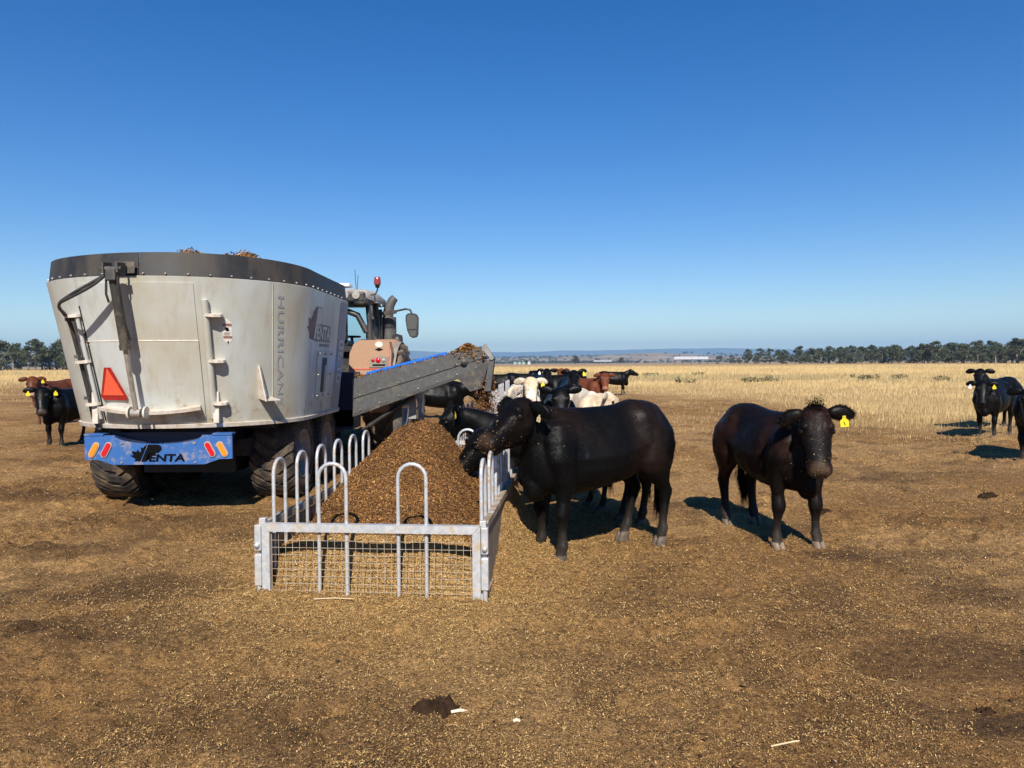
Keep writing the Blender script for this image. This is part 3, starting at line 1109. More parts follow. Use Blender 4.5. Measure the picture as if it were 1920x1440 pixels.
tp = trough_proto(True)
TROUGHS = [(-.98, 5.10, -5.3, "galvanised hoop-topped feed trough nearest the camera, heaped with feed"),
           (-.19, 10.6, -5.3, "hoop-topped feed trough under the loader chute, behind the feeding black head"),
           (.22, 17.4, -3.0, "hoop-topped feed trough behind the falling feed and the white cow"),
           (.32, 23.6, -3.0, "hoop-topped feed trough second from the far end of the row"),
           (.50, 28.2, -3.0, "farthest hoop-topped feed trough, by the black cattle")]
for i, (x, y, rz, lab) in enumerate(TROUGHS):
    t = tp if i == 0 else copy_tree(tp)
    t.location = (x, y, .0)
    t.rotation_euler = (0, 0, R(rz))
    tag(t, lab, "feed trough", "row of feed troughs")


def heap(name, ox, oy, rz, y0, y1, A, label, nchips, seed, W=.76, fillz=.45, skew=0.0, rise=.75, front=0.0, power=1.3):
    """heap of feed lying in a trough; A(y) = ridge height"""
    th = R(-rz)
    rng = np.random.default_rng(seed)

    def H(xl, yl):
        fill = fillz * sstep(-.12, rise, (yl - y0)) * (1 - sstep(-.6, .0, yl - y1))
        a = np.interp(yl, [p[0] for p in A], [p[1] for p in A])
        wv = 1 + .10 * (fbm(yl * 1.3, xl * 0 + seed, seed, 2) - .5)
        xr = xl + .05 * np.sin(yl * 2.1) + skew * sstep(.8, 2.0, yl)
        rg = np.maximum(a - fill, 0) * np.clip(1 - (np.abs(xr) / (np.where(xr > 0, .78 - skew * 1.3, .78) * wv)) ** power, 0, 1)
        z = fill * (1 - .25 * sstep(.5, .8, np.abs(xl))) + rg
        z = z + ((fbm(xl * 6 + 3, yl * 6, seed + 4, 3) - .5) * .09 + (fbm(xl * 2.3 + 5, yl * 2.3, seed + 6, 2) - .5) * .14) * sstep(.02, .3, z) + (vnoise(xl * 26, yl * 26, seed + 9) - .5) * .022
        return np.maximum(z, .0) - .01

    def W3(xl, yl, zl):
        return np.stack([ox + xl * math.cos(th) + yl * math.sin(th), oy - xl * math.sin(th) + yl * math.cos(th), zl], -1)
    xs = np.linspace(-W, W, 90); ys = np.arange(y0 - .05, y1, .017)
    Xl, Yl = np.meshgrid(xs, ys)
    V = W3(Xl, Yl, H(Xl, Yl)).reshape(-1, 3)
    ny, nx = Xl.shape
    i = np.arange(ny - 1)[:, None] * nx + np.arange(nx - 1)[None, :]
    F = np.stack([i, i + 1, i + 1 + nx, i + nx], -1).reshape(-1, 4)
    col = np.array([.155, .074, .025]) * (.75 + .5 * fbm(V[:, 0] * 5, V[:, 1] * 5, 3, 3))[:, None]
    if front > 0:
        tf = (1 - sstep(front - .06, front + .08, Yl.reshape(-1)))[:, None]
        col = col * (1 - tf) + np.array([.34, .21, .08]) * tf
    root = empty(name, (0, 0, 0), 0, label, "feed heap")
    mesh_np("feed_mass", V, F, (M['feed'],), root, col, smooth=True)
    xl = rng.uniform(-W, W, nchips); yl = y0 + (y1 - y0) * rng.random(nchips) ** 1.25
    z = H(xl, yl)
    e = .02
    nx_ = -(H(xl + e, yl) - z) / e; ny_ = -(H(xl, yl + e) - z) / e
    Nn = np.stack([nx_ * math.cos(th) + ny_ * math.sin(th), -nx_ * math.sin(th) + ny_ * math.cos(th), np.ones(nchips)], -1)
    Nn /= np.linalg.norm(Nn, axis=1)[:, None]
    L = .010 + .024 * rng.random(nchips) ** 2
    lgf = rng.random(nchips) < .012
    L = np.where(lgf, L * 3.5, L)
    cc = mixcol(rng, nchips, FEED_PAL, FEED_W) * (.62 + .75 * fbm(xl * 5, yl * 5, seed + 12, 3))[:, None]
    if front > 0:
        c2 = mixcol(rng, nchips, [(.48, .315, .125), (.36, .215, .075), (.60, .43, .2), (.2, .105, .036)], [4, 4, 2, 2.5])
        cc = np.where((yl + rng.normal(0, .05, nchips) < front)[:, None], c2, cc)
    P = W3(xl, yl, z) + Nn * (rng.random(nchips) * .014)[:, None]
    o = chips("feed_chips", P, Nn, L, .004 + .006 * rng.random(nchips), cc, M['straw'], root, .75, seed, True)
    o["kind"] = "stuff"
    return root


heap("feed_heap", -.98, 5.10, -5.3, .03, 2.72, [(0, 0), (.42, .44), (.75, .60), (1.2, .84), (1.7, 1.03), (2.1, 1.10), (2.45, 1.05), (2.8, .85)], "tall heap of brown chopped feed in the nearest trough", 150000, 5, skew=.14, rise=.30, front=.34, power=1.8, fillz=.43)
heap("feed_heap", -.19, 10.6, -5.3, .05, 2.6, [(0, .2), (.7, .6), (1.3, .9), (1.9, .6), (2.6, .4)], "feed heap building up under the chute", 14000, 7, fillz=.35)


def falling_feed():
    rng = np.random.default_rng(9)
    n = 5200
    t = rng.random(n)
    z = 1.50 - .95 * t
    x = -.42 + rng.normal(0, .06 + .09 * t, n) - .05 * t
    y = 11.95 + rng.normal(0, .2, n)
    P = np.stack([x, y, z], -1)
    o = chips("falling_feed", P, rng.normal(size=(n, 3)), .015 + .035 * rng.random(n), .006 + .010 * rng.random(n), mixcol(rng, n, [(.20, .09, .035), (.11, .05, .02), (.34, .18, .07)], [3, 3, 2]), M['straw'], None, .5, 10)
    tag(o, "stream of brown feed falling from the chute into the trough", "feed", kind="stuff")


falling_feed()

# dung and scraps on the ground
def dung(x, y, r, seed, label):
    rng = np.random.default_rng(seed)
    a = np.linspace(0, 2 * math.pi, 40, endpoint=False)
    ed = r * (1 + .28 * np.sin(a * 2 + 1) + .12 * np.sin(a * 5) + .10 * rng.normal(size=40))
    P = []
    for k, q in enumerate((1.0, .86, .68, .45, .22, .02)):
        zz = [0, .45, .75, .85, .95, 1.0][k] * r * .55
        P.append([(x + e * q * math.cos(t), y + e * q * .75 * math.sin(t), gz(x, y) - .012 + zz * (1 + .25 * rng.normal() * (0 < k < 5))) for e, t in zip(ed, a)])
    o = MB().grid(P, True, True).build("cow_pat", M['dung'])
    tag(o, label, "dung", "cow pats on the dirt")


dung(X_at(808, 3.6), 3.60, .10, 1, "dark fresh cow pat beside a pale scrap in the foreground")
dung(X_at(1855, 3.55), 3.55, .06, 2, "dark cow pat at the lower right edge")
dung(X_at(1390, 8.9) + 3.0, 8.95, .10, 3, "small dark cow pat right of the dark brown cow")
dung(X_at(1545, 8.0), 8.05, .10, 4, "flat dark cow pat behind the dark brown cow's tagged ear side")
for i, (px, d, ln, a, lab, mt) in enumerate(((857, 3.58, .085, .1, "pale bone-like scrap beside the fresh cow pat", 'bone_pale'), (965, 3.46, .03, -.1, "short pale scrap right of the cow pat", 'bone_pale'),
                                             (1490, 3.2, .22, .25, "long pale straw stalk at lower right", 'stick'),
                                             (620, 4.95, .26, .0, "pale stick lying in front of the trough's end panel", 'stick'))):
    x = X_at(px, d)
    m = MB()
    m.tube([(x - ln / 2 * math.cos(a), d - ln / 2 * math.sin(a), gz(x, d) + .008), (x, d, gz(x, d) + .014), (x + ln / 2 * math.cos(a), d + ln / 2 * math.sin(a), gz(x, d) + .008)],
           [.008, .009, .006] if mt == 'bone_pale' else [.004, .0045, .003], 6)
    o = m.build("scrap" if mt == 'bone_pale' else "straw_stalk", M[mt])
    tag(o, lab, "scrap" if mt == 'bone_pale' else "straw", "stray bits on the dirt")

# ------------------------------------------------------------------ mixer wagon
MX = -3.88
ZB, ZT = 1.02, 2.58
mixer = empty("mixer_wagon", (MX, 10.0, 0), 0, "grey oval feed mixer wagon with blue bumper, loaded with brown feed", "feed mixer")


def tubp(a, z, off=0.0):
    """point on the tub wall: a = arc length from the rear centre (+ to the right) at the top rim, z height"""
    t = (z - ZB) / (ZT - ZB)
    r = 1.25 + .25 * t
    hwid = 1.33 + .17 * t
    cy = 9.33 - .23 * t
    cf = 10.75
    q = 1.5 * math.pi / 2
    L = cf - cy
    s = 1 if a >= 0 else -1
    b = abs(a)
    Lt = cf - 9.10
    if b <= q:
        ph = b / 1.5
        nx, ny = math.sin(ph), -math.cos(ph)
        p = Vector((MX + s * hwid * nx, cy + r * ny, z))
    elif b <= q + Lt:
        nx, ny = 1, 0
        p = Vector((MX + s * hwid, cy + (b - q) / Lt * L, z))
    else:
        ph = (b - q - Lt) / 1.5
        nx, ny = math.cos(ph), math.sin(ph)
        p = Vector((MX + s * hwid * nx, cf + hwid * ny, z))
    n = Vector((s * nx, ny, -.16)).normalized()
    return p + n * off


A_TOT = 1.5 * math.pi + 2 * 1.65 + 1.5 * math.pi     # full perimeter
half = 1.5 * math.pi / 2 + 1.65 + 1.5 * math.pi / 2
A_LIST = [-half + 2 * half * k / 160 for k in range(160)]


def ring_wall(zs, offs, inner=False):
    return [[tubp(a, min(z, ZT + .6) if True else z, o) for a in A_LIST] for z, o in zip(zs, offs)]


m = MB()
m.grid([[tubp(a, z, 0) for a in A_LIST] for z in np.linspace(ZB, ZT, 14)], True, True)
m.grid([[tubp(a, z, o) for a in A_LIST] for z, o in ((ZT, 0), (ZT + .004, -.01), (ZT - .05, -.012), (ZB + .3, -.012))], True, True)
tub = part(m, "tub", M['tub'], mixer)
m = MB(); m.grid([[tubp(a, z, o) for a in A_LIST] for z, o in ((ZB - .03, .0), (ZB - .03, .022), (ZB + .012, .024), (ZB + .014, .001))], False, True)
m.grid([[tubp(a, ZB - .028, o) for a in A_LIST] for o in (0.0, -.6, -1.1)], False, True)
part(m, "bottom_rim", M['white_step'], tub)
# rubber spill ring: sheet standing above the rim, in three lengths with bolts
def zr(a):
    return ZT + .245 + .012 * math.sin(a * 1.7) - .02 * max(0, abs(a) - 3)
seams = [-half, .09, 3.3, half]
for k in range(3):
    al = np.linspace(seams[k] + (.004 if k else 0), seams[k + 1] - .004, 70)
    def rp(a, w, o):
        z = ZT - .012 + (zr(a) - ZT + .012) * w
        p = tubp(a, ZT, o)
        return Vector((p.x, p.y, z)) + (Vector((MX, 10, 0)) - Vector((p.x, p.y, 0))).normalized() * (.03 * w)
    m = MB()
    m.grid([[rp(a, w, -.018) for a in al] for w in np.linspace(0, 1, 6)])
    m.grid([[rp(a, w, -.032) for a in al] for w in np.linspace(1, 0, 6)])
    m.grid([[rp(a, 1, o) for a in al] for o in (-.018, -.032)])
    ring = part(m, "rubber_ring", M['rubber'], tub)
for k in range(34):
    a = -3.3 + k * .215
    z = ZT + .028
    p = tubp(a, ZT, -.012); p.z = z
    n = (tubp(a, ZT, .1) - tubp(a, ZT, 0)); n.z = 0; n.normalize()
    m = MB(); m.tube([p, p + n * .014], [.012, .008], 8); part(m, "bolt", M['chrome'], tub)


# feed heaped inside the tub
def tub_feed():
    rng = np.random.default_rng(77)
    xs = np.linspace(-1.36, 1.36, 70); ys = np.linspace(-1.36, 1.36 + 1.65, 100)
    Xl, Yl = np.meshgrid(xs, ys)
    yc = np.clip(Yl, 0, 1.65)
    rr = np.hypot(Xl, Yl - yc)
    def Hf(Xl, Yl, rr):
        z = 2.62 + .30 * np.clip(1 - (rr / 1.36) ** 2, 0, 1)
        z += .16 * np.exp(-(((Xl - .42) / .2) ** 2 + ((Yl + 1.02) / .28) ** 2))
        z += .19 * np.exp(-(((Xl - .98) / .34) ** 2 + ((Yl + .70) / .4) ** 2)) * (.6 + .8 * vnoise(Xl * 7, Yl * 7, 5))
        return z + (fbm(Xl * 4, Yl * 4, 8, 3) - .5) * .10
    Z = Hf(Xl, Yl, rr)
    Z = np.where(rr > 1.37, 2.4, Z)
    V = np.stack([MX + Xl, 9.10 + Yl, Z], -1).reshape(-1, 3)
    ny, nx = Xl.shape
    i = np.arange(ny - 1)[:, None] * nx + np.arange(nx - 1)[None, :]
    F = np.stack([i, i + 1, i + 1 + nx, i + nx], -1).reshape(-1, 4)
    keep = (rr.reshape(-1)[F] < 1.38).all(1)
    col = np.tile([.2, .105, .04], (len(V), 1))
    root = empty("feed_load", (0, 0, 0), 0, "brown feed heaped above the rim of the grey mixer tub", "feed")
    mesh_np("feed_mass", V, F[keep], (M['feed'],), root, col, smooth=True)
    n = 16000
    x = rng.uniform(-1.3, 1.3, n); y = rng.uniform(-1.3, 2.95, n)
    r2 = np.hypot(x, y - np.clip(y, 0, 1.65)); k = r2 < 1.33; x = x[k]; y = y[k]; r2 = r2[k]
    P = np.stack([MX + x, 9.10 + y, Hf(x, y, r2) + rng.random(len(x)) * .035], -1)
    o = chips("feed_chips", P, np.tile([0, 0, 1.], (len(x), 1)), .012 + .03 * rng.random(len(x)), .008 + .012 * rng.random(len(x)), mixcol(rng, len(x), FEED_PAL, FEED_W), M['straw'], root, .9, 78)
    o["kind"] = "stuff"


tub_feed()

# rear door, seams, steps, ram, hoses
def strip(a0, a1, z0, z1, off, thick, name, mat, par, na=14, nz=8):
    al = np.linspace(a0, a1, na); zl = np.linspace(z0, z1, nz)
    m = MB()
    m.grid([[tubp(a, z, off) for a in al] for z in zl])
    for zz in (z0, z1):
        m.grid([[tubp(a, zz, o) for a in al] for o in (off, off - thick)], False)
    for aa in (a0, a1):
        m.grid([[tubp(aa, z, o) for z in zl] for o in (off, off - thick)], False)
    return part(m, name, mat, par)


AD = 1.5 * R(25)
door_u = strip(-AD, AD * .93, 1.935, 2.52, .010, .012, "upper_door_panel", M['tub'], tub)
door = strip(-AD * .96, AD * .93, 1.06, 1.925, .016, .018, "rear_door", M['tub'], tub)
m = MB(); m.tube([tubp(a, 1.93, .012) for a in np.linspace(-AD, AD * .93, 14)], .007, 6); part(m, "door_lip", M['white_step'], door)
m = MB(); m.tube([tubp(-AD - .01, z, .012) for z in np.linspace(1.07, 2.30, 12)], .007, 6); part(m, "door_seam", M['black_steel'], door)
# slide guides with steps
for s, z_top in ((1, 2.36), (-1, 2.2)):
    a0 = s * (AD + .05)
    m = MB()
    m.tube([tubp(a0, z, .035) for z in np.linspace(1.1, z_top, 10)], .036 if s > 0 else .02, 12)
    guide = part(m, "door_guide", M['tub'], tub)
    for zz in (2.19, 1.71, 1.25):
        m = MB()
        aa = a0 + s * .07
        P = [tubp(aa + q * .5, zz, o) for q, o in ((-.20, .0), (.20, .0), (.19, .06), (.12, .10), (0, .115), (-.12, .10), (-.19, .06))]
        up = Vector((0, 0, .028))
        n7 = len(P)
        m.add([p for p in P] + [p + up for p in P], [tuple(range(n7)), tuple(range(2 * n7 - 1, n7 - 1, -1))] + [(k, (k + 1) % n7, (k + 1) % n7 + n7, k + n7) for k in range(n7)])
        part(m, "step", M['white_step'], guide)
    m = MB(); m.box(tubp(a0 + s * .03, 1.22, .05), (.06, .03, .34)); part(m, "guide_foot", M['white_step'], guide)
# hydraulic ram lifting the door
ax_ = -3.95
rt = Vector((ax_, 7.42, 2.60)); rb = Vector((ax_, 7.84, 1.17))
rm = rt.lerp(rb, .50)
m = MB()
for sx in (-.07, .07):
    m.prism([(0, -.05), (.16, -.06), (.16, .06), (0, .05)], (ax_ + sx - .009, 7.37, 2.64), (0, 1, 0), (0, 0, 1), (.018, 0, 0))
m.tube([(ax_ - .1, 7.41, 2.63), (ax_ + .1, 7.41, 2.63)], .026, 10)
m.box((ax_ + .05, 7.565, 2.66), (.20, .012, .12), bev=.004)
br = part(m, "ram_bracket", M['steel_dark'], tub)
m = MB(); m.tube([rt + Vector((0, 0, .02)), rm], .048, 16); m.tube([rm, rm + (rb - rt).normalized() * .05], .056, 16); m.box(rt + Vector((0, .0, -.03)), (.1, .1, .12), bev=.01)
ram = part(m, "ram_cylinder", M['steel_dark'], tub)
m = MB(); m.tube([rm, rb], .026, 12); m.lathe([(.001, -.05), (.045, -.05), (.045, .05), (.001, .05)], rb, 'X', 14, False); part(m, "ram_rod", M['chrome'], ram)
m = MB(); m.tube([rt + Vector((.055, -.01, -.05)), rt + Vector((.06, 0, -.3)), rm + Vector((.055, 0, .05))], .013, 8)
m.tube([rt + Vector((-.05, -.02, -.04)), rt + Vector((-.06, -.01, -.22)), rt + Vector((-.05, .02, -.3))], .012, 8); part(m, "ram_hose", M['hose'], ram)
m = MB()
for sx in (-.085, .085):
    m.lathe([(.001, -.010), (.07, -.010), (.07, .010), (.001, .010)], rb + Vector((sx, .03, .0)), 'X', 18, False)
part(m, "ram_lug", M['white_step'], door)
# curved stiffener bar at the foot of the door
al = np.linspace(-AD * .88, AD * .86, 18)
m = MB()
def zbar(a):
    return 1.165 + .06 * (abs(a - .0) / AD) ** 2
m.grid([[tubp(a, zbar(a) + dz, o) for a in al] for dz, o in ((0, .016), (.0, .12), (.035, .12), (.035, .016))], False)
part(m, "stiffener_bar", M['white_step'], door)
# hoses running from the ram over to the left guide and down
for k, dx in enumerate((0, .028)):
    pts = [rt + Vector((-.06, .01, -.02)), Vector((-4.15, 7.42, 2.50 - .04 * k)), Vector((-4.40, 7.46, 2.38 - .03 * k)), Vector((-4.60, 7.56, 2.29)), tubp(-.82 - dx, 2.20, .06), tubp(-.80 - dx, 2.05, .05), tubp(-.80 - dx, 1.7, .045), tubp(-.79 - dx, 1.35, .045), tubp(-.80 - dx, 1.12, .06), tubp(-.72 - dx, .98, .06)]
    # smooth the path
    for _ in range(2):
        q = [pts[0]]
        for a, b in zip(pts[:-1], pts[1:]):
            q += [a.lerp(b, .25), a.lerp(b, .75)]
        pts = q + [pts[-1]]
    m = MB(); m.tube(pts, .015, 8); part(m, "hydraulic_hose", M['hose'], tub)
for z in (2.17, 1.78, 1.33):
    m = MB(); m.box(tubp(-.82, z, .05), (.09, .03, .035), bev=.005); part(m, "hose_clamp", M['steel_dark'], tub)
# slow-vehicle triangle: dark red truncated border with orange field
def warp_poly(poly, a0, z0, off, name, mat, par, thick=.004, flat=True):
    o = tubp(a0, z0, off); ux = (tubp(a0 + .05, z0, off) - tubp(a0 - .05, z0, off)).normalized(); uz = (tubp(a0, z0 + .1, off) - tubp(a0, z0 - .1, off)).normalized()
    n = ux.cross(uz)
    return part(MB().prism(poly, o, ux, uz, n * thick), name, mat, par)
smv = warp_poly([(-.165, -.15), (-.135, -.19), (.155, -.19), (.175, -.15), (.04, .175), (-.045, .175)], -1.5 * R(16.2), 1.49, .034, "slow_vehicle_sign", M['smv_edge'], tub)
warp_poly([(-.125, -.135), (.14, -.135), (-.005, .165)], -1.5 * R(16.2), 1.49, .040, "orange_field", M['smv'], smv)


# decals on the wall ---------------------------------------------------
def text_data(s, size=1.0, shear=0.0, bold=0.0, spacing=1.0):
    cu = bpy.data.curves.new("txt", 'FONT')
    cu.body = s; cu.size = size; cu.shear = shear; cu.offset = bold; cu.space_character = spacing
    cu.resolution_u = 3
    ob = bpy.data.objects.new("txt", cu)
    COL.objects.link(ob)
    dg = bpy.context.evaluated_depsgraph_get()
    me = bpy.data.meshes.new_from_object(ob.evaluated_get(dg))
    bm = bmesh.new(); bm.from_mesh(me)
    bmesh.ops.triangulate(bm, faces=bm.faces)
    vs = [v.co.copy() for v in bm.verts]; bm.verts.index_update()
    fs = [[v.index for v in f.verts] for f in bm.faces]
    bm.free()
    bpy.data.objects.remove(ob); bpy.data.curves.remove(cu); bpy.data.meshes.remove(me)
    xs = [v.x for v in vs]; ys = [v.y for v in vs]
    x0, x1, y0, y1 = min(xs), max(xs), min(ys), max(ys)
    return [((v.x - x0) / (x1 - x0), (v.y - y0) / (y1 - y0)) for v in vs], fs


def decal(uv, fs, fn, name, mat, par):
    m = MB(); m.add([fn(u, v) for u, v in uv], fs)
    o = m.build(name, mat, None, fix=False)
    o.parent = par
    return o


def poly_decal(poly, fn, name, mat, par):
    bm = bmesh.new()
    vs = [bm.verts.new((p[0], p[1], 0)) for p in poly]
    bm.faces.new(vs)
    bmesh.ops.triangulate(bm, faces=bm.faces)
    bm.verts.index_update()
    uv = [(v.co.x, v.co.y) for v in bm.verts]; fs = [[v.index for v in f.verts] for f in bm.faces]
    bm.free()
    return decal(uv, fs, fn, name, mat, par)


A_SEAM = 1.5 * R(57)
# weld seam between rear and side sheets
m = MB(); m.tube([tubp(A_SEAM - .02, z, .001) for z in np.linspace(ZB + .02, ZT - .02, 12)], .006, 6); part(m, "weld_seam", M['tub'], tub)
uv, fs = text_data("HURRICANE", 1, 0, .012, 1.05)
decal(uv, fs, lambda u, v: tubp(A_SEAM + .05 + .095 * v, 2.44 - 1.24 * u, .004), "model_lettering", M['decal_blue'], tub)
# darker band at the front corner with the model number
qf = 1.5 * math.pi / 2 + 1.65
band = strip(qf - .28, qf + .42, ZB + .03, ZT - .03, .004, .003, "front_corner_band", M['decal_blue'], tub, 12, 8)
uv, fs = text_data("0630", 1, 0, .015, 1.05)
decal(uv, fs, lambda u, v: tubp(qf - .22 + .36 * v, 2.02 - .62 * u, .009), "model_number", M['tub'], band)

# maker's mark: P with a half maple leaf, ENTA set beside its stem
LEAF = [(.185, 0), (.08, .03), (.10, .15), (.0, .35), (.06, .38), (.03, .62), (.12, .57), (.145, .72), (.18, .54), (.205, .62), (.195, .86), (.235, .78), (.275, .94), (.315, .99)]
PEE = [(.205, 0), (.285, 0), (.345, .48), (.46, .48), (.53, .55), (.572, .68), (.58, .80), (.565, .91), (.53, .98), (.47, 1.0), (.335, 1.0)]


def grow(poly, ax, ay):
    n = len(poly); out = []
    for k in range(n):
        (x0, y0), (x1, y1), (x2, y2) = poly[k - 1], poly[k], poly[(k + 1) % n]
        e1 = Vector((x1 - x0, y1 - y0)).normalized(); e2 = Vector((x2 - x1, y2 - y1)).normalized()
        nn = Vector((e1.y + e2.y, -e1.x - e2.x))
        if nn.length > 1e-5: nn.normalize()
        out.append((x1 + nn.x * ax, y1 + nn.y * ay))
    return out


def maker_mark(fn, par, mats, outline):
    """fn maps (u,v) of a box 1.0 wide 1.0 high; lower line at v=0"""
    leaf, pc, tc = mats
    poly_decal(LEAF, lambda u, v: fn(u, v, .001), "maple_leaf_mark", leaf, par)
    if outline is not None:
        poly_decal(grow(LEAF[::-1], .018, .03), lambda u, v: fn(u, v, 0), "letter_outline", outline, par)
        poly_decal(grow(PEE, .022, .04), lambda u, v: fn(u, v, .002), "letter_outline", outline, par)
        poly_decal([(.30, -.06), (1.03, -.06), (1.00, .50), (.34, .50)], lambda u, v: fn(u, v, .003), "letter_outline", outline, par)
    poly_decal(PEE, lambda u, v: fn(u, v, .005), "letter_mark", pc, par)
    uv, fs = text_data("ENTA", 1, .12 if outline is None else .0, .03, 1.0)
    decal(uv, fs, lambda u, v: fn(.34 + .66 * u, .44 * v, .006), "letter_mark", tc, par)


maker_mark(lambda u, v, o: tubp(1.5 * math.pi / 2 - .22 + 1.08 * u, 1.985 + .39 * v, .005 + o), tub, (M['decal_red'], M['decal_cream'], M['decal_cream']), M['decal_dark'])
# sight-glass plate on the side
qs = 1.5 * math.pi / 2
def side_at(d, z):
    t = (z - ZB) / (ZT - ZB); cy = 9.33 - .23 * t
    return qs + (d - cy) / (10.75 - cy) * 1.65
a0, a1 = side_at(9.50, 1.5), side_at(10.18, 1.5)
plate = strip(a0, a1, 1.24, 1.84, .012, .012, "sight_plate", M['tub'], tub, 4, 4)
strip(a0 + .24, a1 - .24, 1.31, 1.76, .014, .002, "sight_slot", M['blue_dark'], plate, 3, 4)
strip(a0 + .40, a1 - .24, 1.31, 1.66, .0165, .002, "sight_glass", M['lamp_glass'], plate, 3, 4)
for aa in (a0 + .04, (a0 + a1) / 2, a1 - .04):
    for zz in (1.27, 1.81):
        p = tubp(aa, zz, .012); m = MB(); m.tube([p, p + Vector((.022, 0, 0))], .011, 8); part(m, "bolt", M['chrome'], plate)
for aa in (a0 + .03, a1 - .03):
    p = tubp(aa, 1.54, .012); m = MB(); m.tube([p, p + Vector((.022, 0, 0))], .011, 8); part(m, "bolt", M['chrome'], plate)
strip(a0 + .1, a1 - .15, 1.90, 1.935, .004, .003, "small_lettering", M['decal_dark'], tub, 4, 2)
# folded bracket on the right rear quarter
ab = 1.5 * R(50.5)
m = MB()
P = [tubp(ab - .06, 1.66, .0), tubp(ab - .06, 1.29, .0), tubp(ab - .06, 1.29, .17), tubp(ab - .06, 1.66, .03)]
Q = [p + (tubp(ab + .01, 1.5, 0) - tubp(ab - .0, 1.5, 0)).normalized() * .012 for p in P]
m.add(P + Q, [(0, 1, 2, 3), (7, 6, 5, 4), (0, 4, 5, 1), (1, 5, 6, 2), (2, 6, 7, 3), (3, 7, 4, 0)])
m.beam(tubp(ab - .055, 1.67, .03), tubp(ab - .055, 1.29, .175), .05, .012, (0, 0, 1))
w = (tubp(ab + .17, 1.29, .0) - tubp(ab - .06, 1.29, .0))
P = [tubp(ab - .06, 1.29, .0), tubp(ab - .06, 1.29, .16), tubp(ab + .13, 1.29, .16), tubp(ab + .13, 1.29, .0)]
Q = [p + Vector((0, 0, .012)) for p in P]
m.add(P + Q, [(0, 1, 2, 3), (7, 6, 5, 4), (0, 4, 5, 1), (1, 5, 6, 2), (2, 6, 7, 3), (3, 7, 4, 0)])
part(m, "folded_bracket", M['white_step'], tub)
# warning labels by the steps
def pent(a0, z0, w, h, par):
    lb = poly_decal([(-.5, -.32), (0, -.5), (.5, -.32), (.5, .32), (0, .5), (-.5, .32)], lambda u, v: tubp(a0 + w * u, z0 + h * v, .003), "warning_label", M['decal_cream'], par)
    for k, (v0, v1) in enumerate(((.20, .30), (-.26, -.17))):
        poly_decal([(-.48, v0), (.48, v0), (.48, v1), (-.48, v1)], lambda u, v: tubp(a0 + w * u, z0 + h * v, .005), "label_band", M['decal_brown'], lb)
    poly_decal([(-.2, .05), (0, .0), (.22, .04), (.1, .15), (-.25, .17)], lambda u, v: tubp(a0 + w * u, z0 + h * v, .005), "label_pictogram", M['decal_black'], lb)
    poly_decal([(-.12, -.42), (.0, -.46), (.12, -.42), (.05, -.34)], lambda u, v: tubp(a0 + w * u, z0 + h * v, .005), "label_pictogram", M['decal_black'], lb)
    for k in range(3):
        v0 = -.04 - .04 * k
        poly_decal([(-.38, v0), (.36 - .1 * k, v0), (.36 - .1 * k, v0 - .016), (-.38, v0 - .016)], lambda u, v: tubp(a0 + w * u, z0 + h * v, .005), "label_line", M['decal_brown'], lb)
pent(AD + .265, 2.03, .10, .28, tub)
pent(-AD - .03, 1.98, .07, .26, tub)

# chassis, bumper, lamps -------------------------------------------------
m = MB()
for sx in (-.55, .55):
    m.box((MX + sx, 10.45, .86), (.14, 4.3, .24))
m.box((MX, 9.5, .55), (1.6, .14, .16)); m.box((MX, 10.75, .55), (1.6, .14, .16))
m.box((MX, 8.7, .95), (1.3, .5, .12)); m.box((MX, 10.1, .96), (2.1, 2.6, .08))
m.box((MX, 12.7, .62), (.18, 1.6, .18)); m.box((MX, 9.4, .66), (1.1, .9, .55)); m.box((MX, 10.9, .66), (1.1, .9, .55)); m.box((MX, 10.2, .70), (1.5, 2.9, .2))  # last three boxes added to hide lit ground and blacken the underside
chassis = part(m, "chassis", M['black_steel'], mixer)
# drawbar towards the tractor
bx0, bx1, by = -4.64, -3.08, 8.12
bc = (bx0 + bx1) / 2
poly = [(-.805, .605), (-.79, .60), (-.66, .60), (-.50, .545), (.50, .545), (.66, .60), (.805, .605), (.805, .86), (.56, .865)] + [(.48 * math.cos(t) / 1.0, .865 - .095 * math.sin(t)) for t in np.linspace(.0, math.pi, 15)] + [(-.56, .865), (-.805, .86)]
m = MB(); m.prism(poly, (bc, by, .045), (1, 0, 0), (0, 0, 1), (0, .02, 0))
m.box((bc - .70, by + .05, .92), (.21, .12, .02)); m.box((bc + .70, by + .05, .92), (.21, .12, .02))
bumper = part(m, "bumper", M['blue'], mixer)
m = MB(); m.box((bc, by + .16, .80), (1.15, .02, .26)); part(m, "bumper_back", M['blue_dark'], bumper)
for sx in (-.62, .62):
    m = MB(); m.box((bc + sx, by + .12, .80), (.06, .2, .10)); part(m, "bumper_mount", M['black_steel'], bumper)
